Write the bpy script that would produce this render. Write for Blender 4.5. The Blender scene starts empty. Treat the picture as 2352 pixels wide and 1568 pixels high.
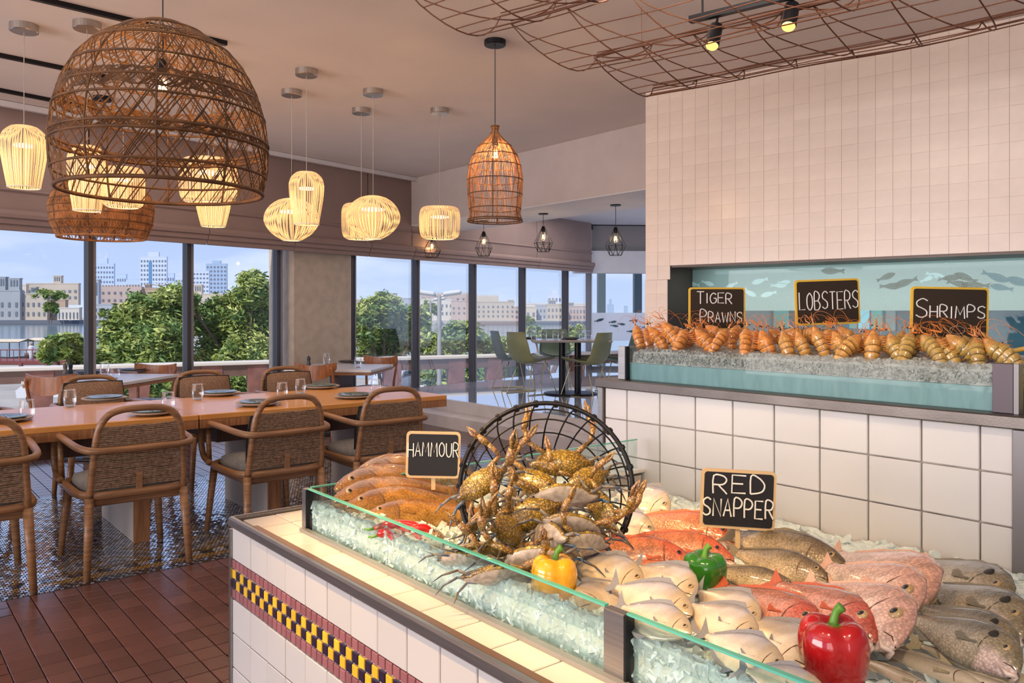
import bpy, math, random
from math import sin, cos, pi, radians as R
from mathutils import Vector as V, Matrix, Euler, noise
random.seed(7)
SC = bpy.context.scene
COL = SC.collection
# ---------------------------------------------------------------- camera
H = 1.38; F = 1848.0; CX = 1176.0; CY = 716.0
CA, SA = cos(R(50.8)), sin(R(50.8))
cd = bpy.data.cameras.new('camera'); cam = bpy.data.objects.new('camera', cd); COL.objects.link(cam)
cam.location = (0, 0, H); cam.rotation_euler = (R(90), 0, R(50.8))
cd.sensor_width = 36; cd.lens = 36*F/2352; cd.shift_y = -(784-CY)/2352; cd.clip_end = 3000; cd.clip_start = .05
SC.camera = cam
SC.view_settings.view_transform = 'Standard'; SC.view_settings.look = 'None'
SC.view_settings.gamma = 1; SC.view_settings.use_curve_mapping = False
SC.view_settings.exposure = 0.0
# ---------------------------------------------------------------- sky
w = bpy.data.worlds.new('sky'); SC.world = w; w.use_nodes = True
nt = w.node_tree; nt.nodes.clear()
def wn(t): return nt.nodes.new(t)
tc = wn('ShaderNodeTexCoord'); sep = wn('ShaderNodeSeparateXYZ'); nt.links.new(tc.outputs['Generated'], sep.inputs[0])
rmp = wn('ShaderNodeValToRGB'); nt.links.new(sep.outputs['Z'], rmp.inputs[0])
e = rmp.color_ramp.elements; e[0].position = 0.0; e[0].color = (.50, .60, .82, 1); e[1].position = .9; e[1].color = (.14, .26, .66, 1)
q = rmp.color_ramp.elements.new(.2); q.color = (.36, .48, .83, 1)
mp = wn('ShaderNodeMapping'); mp.inputs['Scale'].default_value = (2.2, 2.2, 9); nt.links.new(tc.outputs['Generated'], mp.inputs[0])
nz = wn('ShaderNodeTexNoise'); nz.inputs['Scale'].default_value = 1.6; nz.inputs['Detail'].default_value = 6; nt.links.new(mp.outputs[0], nz.inputs[0])
cr = wn('ShaderNodeValToRGB'); cr.color_ramp.elements[0].position = .50; cr.color_ramp.elements[1].position = .78; nt.links.new(nz.outputs[0], cr.inputs[0])
mx = wn('ShaderNodeMixRGB'); mx.inputs[2].default_value = (.80, .84, .95, 1); nt.links.new(cr.outputs[0], mx.inputs[0]); nt.links.new(rmp.outputs[0], mx.inputs[1])
bg = wn('ShaderNodeBackground'); bg.inputs[1].default_value = 1.22; nt.links.new(mx.outputs[0], bg.inputs[0])
ow = wn('ShaderNodeOutputWorld'); nt.links.new(bg.outputs[0], ow.inputs[0])
# ---------------------------------------------------------------- lights
def aim(o, tgt): o.rotation_euler = (V(tgt)-o.location).to_track_quat('-Z', 'Y').to_euler()
def lamp(name, kind, loc, energy, color, tgt=None, **kw):
    d = bpy.data.lights.new(name, kind); o = bpy.data.objects.new(name, d); COL.objects.link(o)
    o.location = loc; d.energy = energy; d.color = color
    for k, v in kw.items(): setattr(d, k, v)
    if tgt is not None: aim(o, tgt)
    return o
lamp('sun', 'SUN', (10, 0, 20), 4.6, (1, .93, .82), (10-2, 5, 20-6.5), angle=R(.6))
lamp('ceiling_fill_dining', 'AREA', (-5.5, 2.2, 3.2), 60, (1, .86, .76), (-5.5, 2.2, 0), shape='RECTANGLE', size=5.5, size_y=3.5)  # added soft fill under the dining ceiling, not a fitting of the room
lamp('ceiling_fill_bar', 'AREA', (-.6, -.6, 3.2), 20, (1, .88, .78), (-1.8, 1.2, 0), shape='RECTANGLE', size=3, size_y=2.2)  # added fill over the bar, out of view
lamp('ceiling_fill_counter', 'AREA', (-1.6, 3.1, 3.1), 44, (1, .86, .74), (-2.0, 5.2, 2.0), shape='RECTANGLE', size=2.4, size_y=.6)  # added fill that brightens the pale tiled wall
lamp('ceiling_fill_platform', 'AREA', (-8.4, 8.6, 3.0), 60, (1, .93, .88), (-8.4, 8.6, 0), shape='RECTANGLE', size=3.5, size_y=2.2)  # added fill to lift the dim platform
lamp('room_fill_light', 'AREA', (2.8, -2.5, 1.6), 115, (1, .90, .88), (-5, 1.2, 2.8), shape='RECTANGLE', size=5, size_y=2.2)  # unseen fill added behind the camera for room and ceiling
lamp('side_fill_light', 'AREA', (-4.0, -6.6, 1.6), 560, (1, .90, .87), (-4.8, 2, 2.8), shape='RECTANGLE', size=7, size_y=2.4)  # unseen fill added at the open left side of the room
for (x, y, tx, ty, en, sz, c_) in [(-1.95, -.2, -1.60, 1.15, 220, 26, 0), (-1.3, -.3, -1.15, 1.15, 150, 30, 0), (-.7, -.25, -1.15, .80, 150, 34, 0), (-1.2, .6, -1.5, 2.3, 34, 34, 0), (.3, .2, -.75, 1.6, 105, 40, 1), (-2.5, 1.0, -1.8, 1.4, 85, 28, 0)]:
    lamp('track_spot', 'SPOT', (x, y, 3.0), en, [(1, .61, .25), (1, .78, .50)][c_], (tx, ty, .9), spot_size=R(sz), spot_blend=.6, shadow_soft_size=.02)
# ---------------------------------------------------------------- helpers
def at(px, py, Y=None, z=None, x=None, y=None):
    """real point in the room seen at a pixel of the survey photograph, at depth Y or on a plane z / x / y"""
    k = (px-CX)/F; dx = CA*k-SA; dy = SA*k+CA; dz = -(py-CY)/F
    t = Y if Y is not None else ((z-H)/dz if z is not None else (x/dx if x is not None else y/dy))
    return V((dx*t, dy*t, H+dz*t))
def atp(px, py, p0, n):
    k = (px-CX)/F; d = V((CA*k-SA, SA*k+CA, -(py-CY)/F)); o = V((0, 0, H)); n = V(n)
    return o+d*((V(p0)-o).dot(n)/d.dot(n))
def cam2w(X, Y, z=0): return V((CA*X-SA*Y, SA*X+CA*Y, z))

class MB:
    def __init__(s): s.v = []; s.f = []; s.m = []; s.mi = 0
    def add(s, vs, fs, M=None):
        b = len(s.v)
        s.v += [tuple(M @ V(p)) for p in vs] if M is not None else [tuple(p) for p in vs]
        s.f += [tuple(b+i for i in f) for f in fs]; s.m += [s.mi]*len(fs); return s
    def box(s, c, d, M=None, rz=0, bev=0):
        x, y, z = d[0]/2, d[1]/2, d[2]/2
        if bev <= 0:
            vs = [(-x,-y,-z),(x,-y,-z),(x,y,-z),(-x,y,-z),(-x,-y,z),(x,-y,z),(x,y,z),(-x,y,z)]
            fs = [(3,2,1,0),(4,5,6,7),(0,1,5,4),(1,2,6,5),(2,3,7,6),(3,0,4,7)]
        else:
            b = min(bev, x*.9, y*.9, z*.9); vs = []
            # chamfered box : 24 verts
            for sx in (-1,1):
                for sy in (-1,1):
                    for sz in (-1,1):
                        vs += [(sx*x, sy*(y-b), sz*(z-b)), (sx*(x-b), sy*y, sz*(z-b)), (sx*(x-b), sy*(y-b), sz*z)]
            def I(sx,sy,sz,k): return ((sx>0)*4+(sy>0)*2+(sz>0))*3+k
            fs = []
            for q in (-1,1):
                a = [I(q,-1,-1,0),I(q,1,-1,0),I(q,1,1,0),I(q,-1,1,0)]; fs.append(tuple(a if q>0 else a[::-1]))
                a = [I(-1,q,-1,1),I(-1,q,1,1),I(1,q,1,1),I(1,q,-1,1)]; fs.append(tuple(a if q>0 else a[::-1]))
                a = [I(-1,-1,q,2),I(1,-1,q,2),I(1,1,q,2),I(-1,1,q,2)]; fs.append(tuple(a if q>0 else a[::-1]))
            for p in (-1,1):
                for q in (-1,1):
                    a=[I(-1,p,q,1),I(1,p,q,1),I(1,p,q,2),I(-1,p,q,2)]; fs.append(tuple(a if p*q>0 else a[::-1]))
                    a=[I(p,-1,q,0),I(p,-1,q,2),I(p,1,q,2),I(p,1,q,0)]; fs.append(tuple(a if p*q<0 else a[::-1]))
                    a=[I(p,q,-1,0),I(p,q,1,0),I(p,q,1,1),I(p,q,-1,1)]; fs.append(tuple(a if p*q<0 else a[::-1]))
            for sx in (-1,1):
                for sy in (-1,1):
                    for sz in (-1,1):
                        a=(I(sx,sy,sz,0),I(sx,sy,sz,1),I(sx,sy,sz,2)); fs.append(a if sx*sy*sz>0 else a[::-1])
        T = Matrix.Translation(c) @ Matrix.Rotation(rz, 4, 'Z')
        return s.add(vs, fs, (M @ T) if M is not None else T)
    def quad(s, a, b, c, d): return s.add([a,b,c,d], [(0,1,2,3)])
    def tube(s, pts, r, n=8, closed=False, caps=True, flat=1.0, M=None):
        pts = [V(p) for p in pts]; N = len(pts)
        rr = r if isinstance(r, (list, tuple)) else [r]*N
        vs = []; up = None
        for i, p in enumerate(pts):
            if closed: d = pts[(i+1)%N]-pts[i-1]
            else: d = pts[min(i+1,N-1)]-pts[max(i-1,0)]
            if d.length < 1e-9: d = V((0,0,1))
            d.normalize()
            if up is None: up = V((0,0,1)) if abs(d.z) < .9 else V((1,0,0))
            a = d.cross(up)
            if a.length < 1e-6: a = d.orthogonal()
            a.normalize(); b = a.cross(d).normalized(); up = b
            for j in range(n):
                t = 2*pi*j/n; vs.append(p+a*(cos(t)*rr[i])+b*(sin(t)*rr[i]*flat))
        fs = []
        for i in range(N if closed else N-1):
            i2 = (i+1)%N
            for j in range(n):
                j2 = (j+1)%n; fs.append((i*n+j, i2*n+j, i2*n+j2, i*n+j2))
        if caps and not closed: fs.append(tuple(range(n))); fs.append(tuple((N-1)*n+j for j in range(n))[::-1])
        return s.add(vs, fs, M)
    def lathe(s, prof, n=24, M=None, c=(0,0,0), a0=0, a1=2*pi, sq=0):
        full = abs(a1-a0-2*pi) < 1e-6; m = n if full else n+1; vs = []
        for (r, z) in prof:
            for j in range(m):
                t = a0+(a1-a0)*j/n; vs.append((c[0]+r*cos(t), c[1]+r*sin(t), c[2]+z))
        fs = []
        for i in range(len(prof)-1):
            for j in range(n):
                j2 = (j+1)%m; fs.append((i*m+j, i*m+j2, (i+1)*m+j2, (i+1)*m+j))
        return s.add(vs, fs, M)
    def prism(s, poly, z0, z1, M=None):
        n = len(poly); vs = [(p[0],p[1],z0) for p in poly]+[(p[0],p[1],z1) for p in poly]
        fs = [tuple(range(n))[::-1], tuple(range(n,2*n))]+[(i,(i+1)%n,n+(i+1)%n,n+i) for i in range(n)]
        return s.add(vs, fs, M)
    def ball(s, c, r, n=10, m=6, sc=(1,1,1), M=None):
        vs = []; fs = []
        for i in range(m+1):
            ph = pi*i/m
            for j in range(n):
                t = 2*pi*j/n; vs.append((c[0]+r*sc[0]*sin(ph)*cos(t), c[1]+r*sc[1]*sin(ph)*sin(t), c[2]+r*sc[2]*cos(ph)))
        for i in range(m):
            for j in range(n): fs.append((i*n+j, (i+1)*n+j, (i+1)*n+(j+1)%n, i*n+(j+1)%n))
        return s.add(vs, fs, M)
    def mesh(s, name, mats, smooth=False):
        me = bpy.data.meshes.new(name); me.from_pydata(s.v, [], s.f)
        for m in (mats if isinstance(mats, (list, tuple)) else [mats]): me.materials.append(m)
        if any(s.m): me.polygons.foreach_set('material_index', s.m)
        if smooth: me.polygons.foreach_set('use_smooth', [True]*len(s.f))
        me.update(); return me
    def build(s, name, mats, parent=None, smooth=False, loc=None, rot=None, auto=None):
        me = s.mesh(name, mats, smooth)
        if auto: me.set_sharp_from_angle(angle=R(auto))
        return put(name, me, parent, loc, rot)
def put(name, me, parent=None, loc=None, rot=None, mw=None):
    o = bpy.data.objects.new(name, me); COL.objects.link(o)
    if parent: o.parent = parent
    if loc is not None: o.location = loc
    if rot is not None: o.rotation_euler = rot
    if mw is not None: o.matrix_local = mw
    return o
def tag(o, label=None, cat=None, group=None, kind=None):
    if label: o['label'] = label
    if cat: o['category'] = cat
    if group: o['group'] = group
    if kind: o['kind'] = kind
    return o
def thing(name, label, cat, loc=(0,0,0), rz=0, group=None):
    o = bpy.data.objects.new(name, None); COL.objects.link(o); o.location = loc; o.rotation_euler = (0,0,rz); o.empty_display_size = .05
    return tag(o, label, cat, group)
def struct(o): o['kind'] = 'structure'; return o
def dup(root, loc=None, rz=None, label=None, mw=None):
    def cp(o, par):
        c = o.copy(); COL.objects.link(c)
        if par: c.parent = par; c.matrix_parent_inverse = Matrix()
        for ch in KIDS.get(o.name, []): cp(ch, c)
        return c
    KIDS = {}
    def walk(o):
        KIDS[o.name] = list(o.children)
        for ch in o.children: walk(ch)
    walk(root); r = cp(root, None)
    if mw is not None: r.matrix_world = mw
    if loc is not None: r.location = loc
    if rz is not None: r.rotation_euler = (0,0,rz)
    if label: r['label'] = label
    return r
def bez(p0, p1, p2, p3, n=8):
    return [V(p0)*(1-t)**3+V(p1)*3*t*(1-t)**2+V(p2)*3*t*t*(1-t)+V(p3)*t**3 for t in [i/n for i in range(n+1)]]
def smooth_path(pts, n=5):
    P = [V(p) for p in pts]; out = []
    for i in range(len(P)-1):
        a = P[max(i-1,0)]; b = P[i]; c = P[i+1]; d = P[min(i+2,len(P)-1)]
        for j in range(n):
            t = j/n; out.append(.5*((2*b)+(c-a)*t+(2*a-5*b+4*c-d)*t*t+(3*b-a-3*c+d)*t**3))
    out.append(P[-1]); return out
# ---------------------------------------------------------------- materials
MATS = {}
def mat(name, col, rough=.5, metal=0, bump=0, bscale=20, var=0, vscale=5, col2=None, trans=0, ior=1.45, emit=None, estr=0, coat=0, sss=0, stretch=None, spec=.5, obj=True, randvar=0, alpha=1, det=4):
    if name in MATS: return MATS[name]
    m = bpy.data.materials.new(name); m.use_nodes = True; t = m.node_tree; b = t.nodes['Principled BSDF']
    c4 = (*col, 1); b.inputs['Base Color'].default_value = c4; b.inputs['Roughness'].default_value = rough; b.inputs['Metallic'].default_value = metal
    b.inputs['IOR'].default_value = ior; b.inputs['Transmission Weight'].default_value = trans; b.inputs['Coat Weight'].default_value = coat
    b.inputs['Specular IOR Level'].default_value = spec; b.inputs['Alpha'].default_value = alpha
    if sss: b.inputs['Subsurface Weight'].default_value = sss; b.inputs['Subsurface Radius'].default_value = (.02,.01,.006); b.inputs['Subsurface Scale'].default_value = 1
    if emit: b.inputs['Emission Color'].default_value = (*emit, 1); b.inputs['Emission Strength'].default_value = estr
    tcn = t.nodes.new('ShaderNodeTexCoord'); mpn = t.nodes.new('ShaderNodeMapping'); t.links.new(tcn.outputs['Object'], mpn.inputs[0])
    if stretch: mpn.inputs['Scale'].default_value = stretch
    last = None
    if var or col2:
        n = t.nodes.new('ShaderNodeTexNoise'); n.inputs['Scale'].default_value = vscale; n.inputs['Detail'].default_value = det; t.links.new(mpn.outputs[0], n.inputs[0])
        r = t.nodes.new('ShaderNodeValToRGB'); c2 = col2 or tuple(max(0, c*(1-var)) for c in col)
        c1 = col if col2 else tuple(min(1, c*(1+var*.6)) for c in col)
        r.color_ramp.elements[0].position = .34; r.color_ramp.elements[0].color = (*c2, 1); r.color_ramp.elements[1].position = .66; r.color_ramp.elements[1].color = (*c1, 1)
        t.links.new(n.outputs[0], r.inputs[0]); last = r.outputs[0]
    if randvar:
        oi = t.nodes.new('ShaderNodeObjectInfo'); hs = t.nodes.new('ShaderNodeHueSaturation')
        ma = t.nodes.new('ShaderNodeMath'); ma.operation = 'MULTIPLY_ADD'; ma.inputs[1].default_value = randvar; ma.inputs[2].default_value = 1-randvar/2
        t.links.new(oi.outputs['Random'], ma.inputs[0]); t.links.new(ma.outputs[0], hs.inputs['Value'])
        if last: t.links.new(last, hs.inputs['Color'])
        else: hs.inputs['Color'].default_value = c4
        last = hs.outputs[0]
    if last: t.links.new(last, b.inputs['Base Color'])
    if bump:
        n2 = t.nodes.new('ShaderNodeTexNoise'); n2.inputs['Scale'].default_value = bscale; n2.inputs['Detail'].default_value = 5; t.links.new(mpn.outputs[0], n2.inputs[0])
        bp = t.nodes.new('ShaderNodeBump'); bp.inputs['Strength'].default_value = bump; bp.inputs['Distance'].default_value = .01; t.links.new(n2.outputs[0], bp.inputs['Height']); t.links.new(bp.outputs[0], b.inputs['Normal'])
    MATS[name] = m; return m
def glassmat(name, tint=(1,1,1), gloss=.12, tintmix=1):
    m = bpy.data.materials.new(name); m.use_nodes = True; t = m.node_tree; t.nodes.clear()
    o = t.nodes.new('ShaderNodeOutputMaterial'); tr = t.nodes.new('ShaderNodeBsdfTransparent'); tr.inputs[0].default_value = (*tint, 1)
    g = t.nodes.new('ShaderNodeBsdfGlossy'); g.inputs['Roughness'].default_value = .02; g.inputs[0].default_value = (1,1,1,1)
    fr = t.nodes.new('ShaderNodeFresnel'); fr.inputs[0].default_value = 1.45; ml = t.nodes.new('ShaderNodeMath'); ml.operation = 'MULTIPLY'; ml.inputs[1].default_value = gloss*8
    ml.use_clamp = True
    mxs = t.nodes.new('ShaderNodeMixShader'); t.links.new(fr.outputs[0], ml.inputs[0]); t.links.new(ml.outputs[0], mxs.inputs[0]); t.links.new(tr.outputs[0], mxs.inputs[1]); t.links.new(g.outputs[0], mxs.inputs[2]); t.links.new(mxs.outputs[0], o.inputs[0])
    MATS[name] = m; return m
M_glass = glassmat('window_glass', (.97,.99,1), .02)
M_cglass = glassmat('counter_glass', (.91,.975,.955), .06)
M_gedge = mat('glass_edge', (.16,.62,.50), .15, emit=None, trans=.3)
M_ceil = mat('ceiling_paint', (.72,.64,.60), .9, var=.05, vscale=1.2, bump=.04, bscale=60)
M_white = mat('white_paint', (.66,.64,.66), .7, var=.03)
M_dark = mat('bronze_frame', (.06,.055,.06), .35, metal=.3)
M_dark2 = mat('bronze_frame_light', (.20,.19,.20), .4, metal=.3)
M_black = mat('black_metal', (.012,.012,.015), .4, metal=.5)
M_steel = mat('brushed_steel', (.38,.36,.35), .30, metal=1, bump=.08, bscale=200, stretch=(1,30,30), var=.12, vscale=8)
M_chrome = mat('satin_chrome', (.50,.47,.44), .3, metal=1)
M_tile = mat('white_ceramic', (.64,.62,.61), .18, var=.03, vscale=2, randvar=.07, coat=.3)
M_tiletop = mat('cream_ceramic', (.80,.74,.66), .22, var=.05, vscale=3, randvar=.08)
M_tilef = mat('grey_white_ceramic', (.52,.50,.485), .2, var=.03, vscale=2, randvar=.07, coat=.3)
M_grout = mat('grout', (.58,.50,.42), .9, var=.3, vscale=15)
M_groutw = mat('white_grout', (.70,.68,.64), .9)
M_zellige = mat('pale_hand_made_tile', (.70,.585,.51), .25, var=.04, vscale=7, bump=.2, bscale=6, randvar=.05)
M_wood = mat('oak_wood', (.27,.135,.062), .34, var=.35, vscale=3.5, stretch=(1,1,14), bump=.05, bscale=30)
M_tabletop = mat('table_wood', (.52,.24,.09), .28, var=.22, vscale=3, stretch=(12,1,1), coat=.25)
M_walnut = mat('walnut_wood', (.30,.105,.035), .3, var=.3, vscale=4, stretch=(2,8,2), coat=.2)
M_wtop = mat('pale_laminate', (.62,.62,.64), .3, var=.04)
M_rope = mat('brown_rope', (.25,.155,.095), .85, var=.4, vscale=60, bump=.3, bscale=200)
M_cush = mat('grey_seat_fabric', (.20,.19,.18), .9, var=.2, vscale=60, bump=.2, bscale=300)
M_pillow = mat('black_woven_pillow', (.045,.045,.05), .95, col2=(.10,.09,.08), vscale=120, bump=.5, bscale=250)
M_pillowf = mat('tan_woven_pillow', (.26,.15,.09), .95, col2=(.12,.07,.045), vscale=90, bump=.5, bscale=150, stretch=(1,1,2))
M_marble = mat('pale_marble', (.70,.71,.74), .05, col2=(.56,.58,.62), vscale=1.3, det=10, coat=1)
M_marbler = mat('marble_riser', (.70,.67,.67), .2, col2=(.58,.55,.55), vscale=2.5, det=10)
M_conc = mat('sand_render', (.50,.42,.34), .95, col2=(.42,.35,.28), vscale=9, bump=.3, bscale=60, det=8)
M_blind = mat('roman_fabric', (.29,.205,.185), .95, var=.08, vscale=1.5, bump=.15, bscale=300)
# ================================================================ SHELL
ZC = 3.25
WP = cam2w(-1.405, 11.7); WD = V((CA*.6115-SA*.791, SA*.6115+CA*.791, 0)).normalized(); WN = V((WD.y, -WD.x, 0))   # WN points into the room
def wpt(t, off=0, z=0): p = WP+WD*t+WN*off; return V((p.x, p.y, z))
WA = math.atan2(WD.y, WD.x)
# floor slab
def wx(y, off=0): return wpt(0).x+(y-wpt(0).y)*WD.x/WD.y+off
o = struct(MB().prism([(wx(-7), -7), (3, -7), (3, 12), (wx(12), 12)], -.11, -.01).build('floor', mat('floor_grout',(.11,.07,.06),.8)))
floor = o
# quarry tiles (parts near the camera, the rest joined)
M_quarry = mat('quarry_tile', (.155,.062,.046), .26, col2=(.10,.050,.043), vscale=1.6, randvar=.35, bump=.1, bscale=25)
TX, TY = .115, .10; X0 = -4.51; Y0q = .5566
tm = MB().box((0,0,0), (TX-.004, TY-.004, .012), bev=.002).mesh('tile', M_quarry)
cells = []
for i in range(-60, 22):
    for j in range(-50, 78):
        x = X0+TX*(i+.5); y = Y0q+TY*(j+.5)
        if -6.83 < x < -4.51 and y < 3.9: continue
        if x > -2 and y > .7: continue
        if y > 5.42: continue
        p = V((x, y)); d = p.x*-SA+p.y*CA
        if d < .6: continue
        k = (p.x*CA+p.y*SA)/d; py = CY+F*H/d
        if k < -.72 or k > .2: continue
        if wpt(0).x+ (y-wpt(0).y)*WD.x/WD.y > x+.1: continue
        vis = 0 <= CX+k*F <= 545 and py <= 1600 and x > -4.6
        cells.append((0 if vis else 1, d, x, y))
cells.sort()
rest = MB()
for n, (a, d, x, y) in enumerate(cells):
    if n < 300 and a == 0: put('tile', tm, floor, (x, y, -.006+random.uniform(-.0006,.0006)), (random.uniform(-.003,.003), random.uniform(-.003,.003), 0))
    elif d < 3.0: rest.box((x, y, -.006), (TX-.004, TY-.004, .012))
    else: rest.add([(x-TX/2+.003,y-TY/2+.003,0),(x+TX/2-.003,y-TY/2+.003,0),(x+TX/2-.003,y+TY/2-.003,0),(x-TX/2+.003,y+TY/2-.003,0)], [(0,1,2,3)])
r = rest.build('tile_field', mat('quarry_tile_far', (.16,.068,.052), .12, col2=(.11,.053,.045), vscale=5, bump=.1, bscale=25), floor); r['kind'] = 'stuff'
# mosaic carpet
MC = [mat('mosaic_'+n, c, .10, coat=1, metal=.55 if n in ('white','grey') else 0) for n, c in [('white',(.80,.86,.95)),('navy',(.012,.02,.035)),('ochre',(.36,.22,.06)),('brown',(.10,.06,.05)),('grey',(.40,.45,.52)),('mauve',(.24,.17,.18))]]  # white tiles paled, blued and made metallic to carry the windows' reflection
mo = MB(); s = .0225
nx = int(2.32/s); ny = int(5.6/s)
for i in range(nx):
    for j in range(ny):
        x = -6.83+s*(i+.5); y = -1.7+s*(j+.5*(i%2))
        d = x*-SA+y*CA
        if d < .6 or (x*CA+y*SA)/d < -.68: continue
        bx = min(x+6.83, -4.51-x); by = min(3.9-y, 9)
        e_ = min(bx, by)
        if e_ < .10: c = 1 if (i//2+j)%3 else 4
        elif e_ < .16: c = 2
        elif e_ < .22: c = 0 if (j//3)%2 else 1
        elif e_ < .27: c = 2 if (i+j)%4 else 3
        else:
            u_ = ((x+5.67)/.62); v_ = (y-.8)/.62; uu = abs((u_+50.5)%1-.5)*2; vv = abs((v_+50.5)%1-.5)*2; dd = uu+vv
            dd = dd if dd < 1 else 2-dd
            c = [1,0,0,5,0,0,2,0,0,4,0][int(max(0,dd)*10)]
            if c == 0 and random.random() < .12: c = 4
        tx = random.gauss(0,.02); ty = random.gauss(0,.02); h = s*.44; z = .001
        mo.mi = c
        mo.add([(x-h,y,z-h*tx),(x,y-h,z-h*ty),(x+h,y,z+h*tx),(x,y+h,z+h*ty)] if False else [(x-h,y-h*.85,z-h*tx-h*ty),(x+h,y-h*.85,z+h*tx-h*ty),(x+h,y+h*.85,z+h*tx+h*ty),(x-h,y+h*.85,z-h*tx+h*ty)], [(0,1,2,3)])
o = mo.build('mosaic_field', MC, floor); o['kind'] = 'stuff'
# platform with two steps
pl = MB(); pl.prism([(wx(5.8), 5.8), (-4.5, 5.8), (-4.9, 13), (wx(13), 13)], .12, .28); struct(pl.build('floor_platform', [M_marble]))
st = MB(); st.box(((wx(5.8)-4.5)/2, 5.79, .195), (-4.5-wx(5.8), .06, .168)); struct(st.build('trim_1', M_marbler))
st = MB(); st.box(((wx(5.8)-4.5)/2, 5.61, .069), (-4.5-wx(5.8), .34, .14)); struct(st.build('trim_2', M_marbler))
# ceiling
c = MB(); c.prism([(wx(-7,-.15), -7), (3, -7), (3, 8.1), (wx(8.1,-.15), 8.1)], ZC, ZC+.2)
ce = struct(c.build('ceiling', M_ceil))
c = MB(); c.prism([(wx(7.0,-.15), 7.0), (-2, 7.0), (-2, 12.8), (wx(12.8,-.15), 12.8)], 3.05, 3.15); struct(c.build('ceiling_platform', M_white))
# beam over the platform edge
bpl = [(wx(6.06,-.1), 6.06), (-2.0, 6.06), (-2.0, 7.04), (wx(7.04,-.1), 7.04)]
b = MB(); b.prism(bpl, 2.6, 3.4); struct(b.build('trim_3', mat('beam_paint', (.56,.49,.47), .85, var=.04)))
b = MB(); b.prism(bpl, 2.589, 2.6); struct(b.build('trim_4', M_white))
# window wall : glass panes, mullions, head and sill
tm_ = [-9.3,-8.13,-6.95,-5.78,-4.61,-3.555,-2.384,-1.21,0,1.275,2.577,3.89,4.7]
for i, t in enumerate(tm_):
    m = MB(); w_ = .075 if i < 12 else .06
    if 1: 
        m.box((0,0,1.55), (w_,.10,3.4), rz=0); m.mi = 1; m.box((w_*.28,-.055,1.55),(w_*.30,.012,3.4)); 
    o = m.build('mullion', [M_dark, M_dark2] if i < 12 else [M_dark2, M_white], None, loc=wpt(t,0,0), rot=(0,0,WA)); o.name = 'window_frame_%d'%(i+1); struct(o)
    if i < len(tm_)-1 and not (i == 6):
        t2 = tm_[i+1]; p = wpt((t+t2)/2, -.02, 1.55)
        g = MB().box((0,0,0), (t2-t-.1,.012,3.4)).build('glass', M_glass, None, loc=p, rot=(0,0,WA)); g.name = 'window_%d'%(i+1); struct(g)
h = MB(); h.box((0,0,3.1),(14.4,.2,.3)); o = struct(h.build('window_head', M_dark, None, loc=wpt(-2.3,-.02,0), rot=(0,0,WA)))
h = MB(); h.box((0,0,.03),(14.4,.2,.1)); o = struct(h.build('trim_5', M_dark2, None, loc=wpt(-2.3,-.02,0), rot=(0,0,WA)))
# rendered column between two windows
tL = -2.24; tR = -1.29
cc = MB(); cc.box((0,0,1.6), (tR-tL,.5,3.4), bev=.02); o = cc.build('column', M_conc, None, loc=wpt((tL+tR)/2,-.14,0), rot=(0,0,WA)); o.name = 'wall_column'; struct(o)
# cove line where ceiling meets the blinds
cv = MB(); cv.box((0,0,ZC-.03),(14,.05,.05)); struct(cv.build('trim_6', M_white, None, loc=wpt(-5.5,.36,0), rot=(0,0,WA)))
# roman blinds
def blind(t0, t1, ztop, zb, label, k=0):
    L = t1-t0-.012
    th = thing('roman_blind', label, 'blind', wpt((t0+t1)/2, .22, zb), WA, 'taupe roman blinds above the windows')
    th.location.z = 0
    m = MB(); z1 = zb+.40
    prof = [(0, ztop-.01), (.004, (ztop+z1)/2), (.0, z1), (.022, z1-.004), (.028, z1-.02), (.006, z1-.04), (.004, z1-.20), (.018, z1-.215), (.02, z1-.225)]
    vs = []; 
    for (yy, z) in prof: vs += [(-L/2, -yy, z), (L/2, -yy, z)]
    fs = [(2*i, 2*i+1, 2*i+3, 2*i+2) for i in range(len(prof)-1)]
    m.add(vs, fs); m.add([(x, y+.008, z) for x, y, z in vs], [f[::-1] for f in fs]); m.build('fabric', M_blind, th)
    for q in range(3):
        f = MB(); zt = zb+.20-q*.055; y0 = -.028-.026*(2-q); 
        pr = [(y0+.012, zt), (y0, zt-.01), (y0-.010, zt-.04), (y0-.004, zt-.072), (y0+.010, zt-.078), (y0+.014, zt-.02)]
        vs = [(-L/2, a, b_) for a, b_ in pr]+[(L/2, a, b_) for a, b_ in pr]; n_ = len(pr)
        f.add(vs, [(i, n_+i, n_+(i+1)%n_, (i+1)%n_) for i in range(n_)]+[tuple(range(n_)), tuple(range(n_, 2*n_))[::-1]])
        f.build('fold', M_blind, th)
    return th
lab = ['taupe roman blind at the far left window edge','taupe roman blind above the creek window behind the big dome lamp','taupe roman blind left of the concrete column, over the tall tree','taupe roman blind over the rendered column','taupe roman blind over the window with the street lamp','taupe roman blind at the corner above the green chairs']
bt = [-7.0,-4.72,-3.48,-2.33,-1.12,-.30,2.70,4.45]
lab.insert(4, 'narrow taupe roman blind between the column and the beam')
for i in range(7):
    top = ZC if i < 5 else 3.05
    blind(bt[i], bt[i+1], top, 2.10, lab[i])
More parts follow.
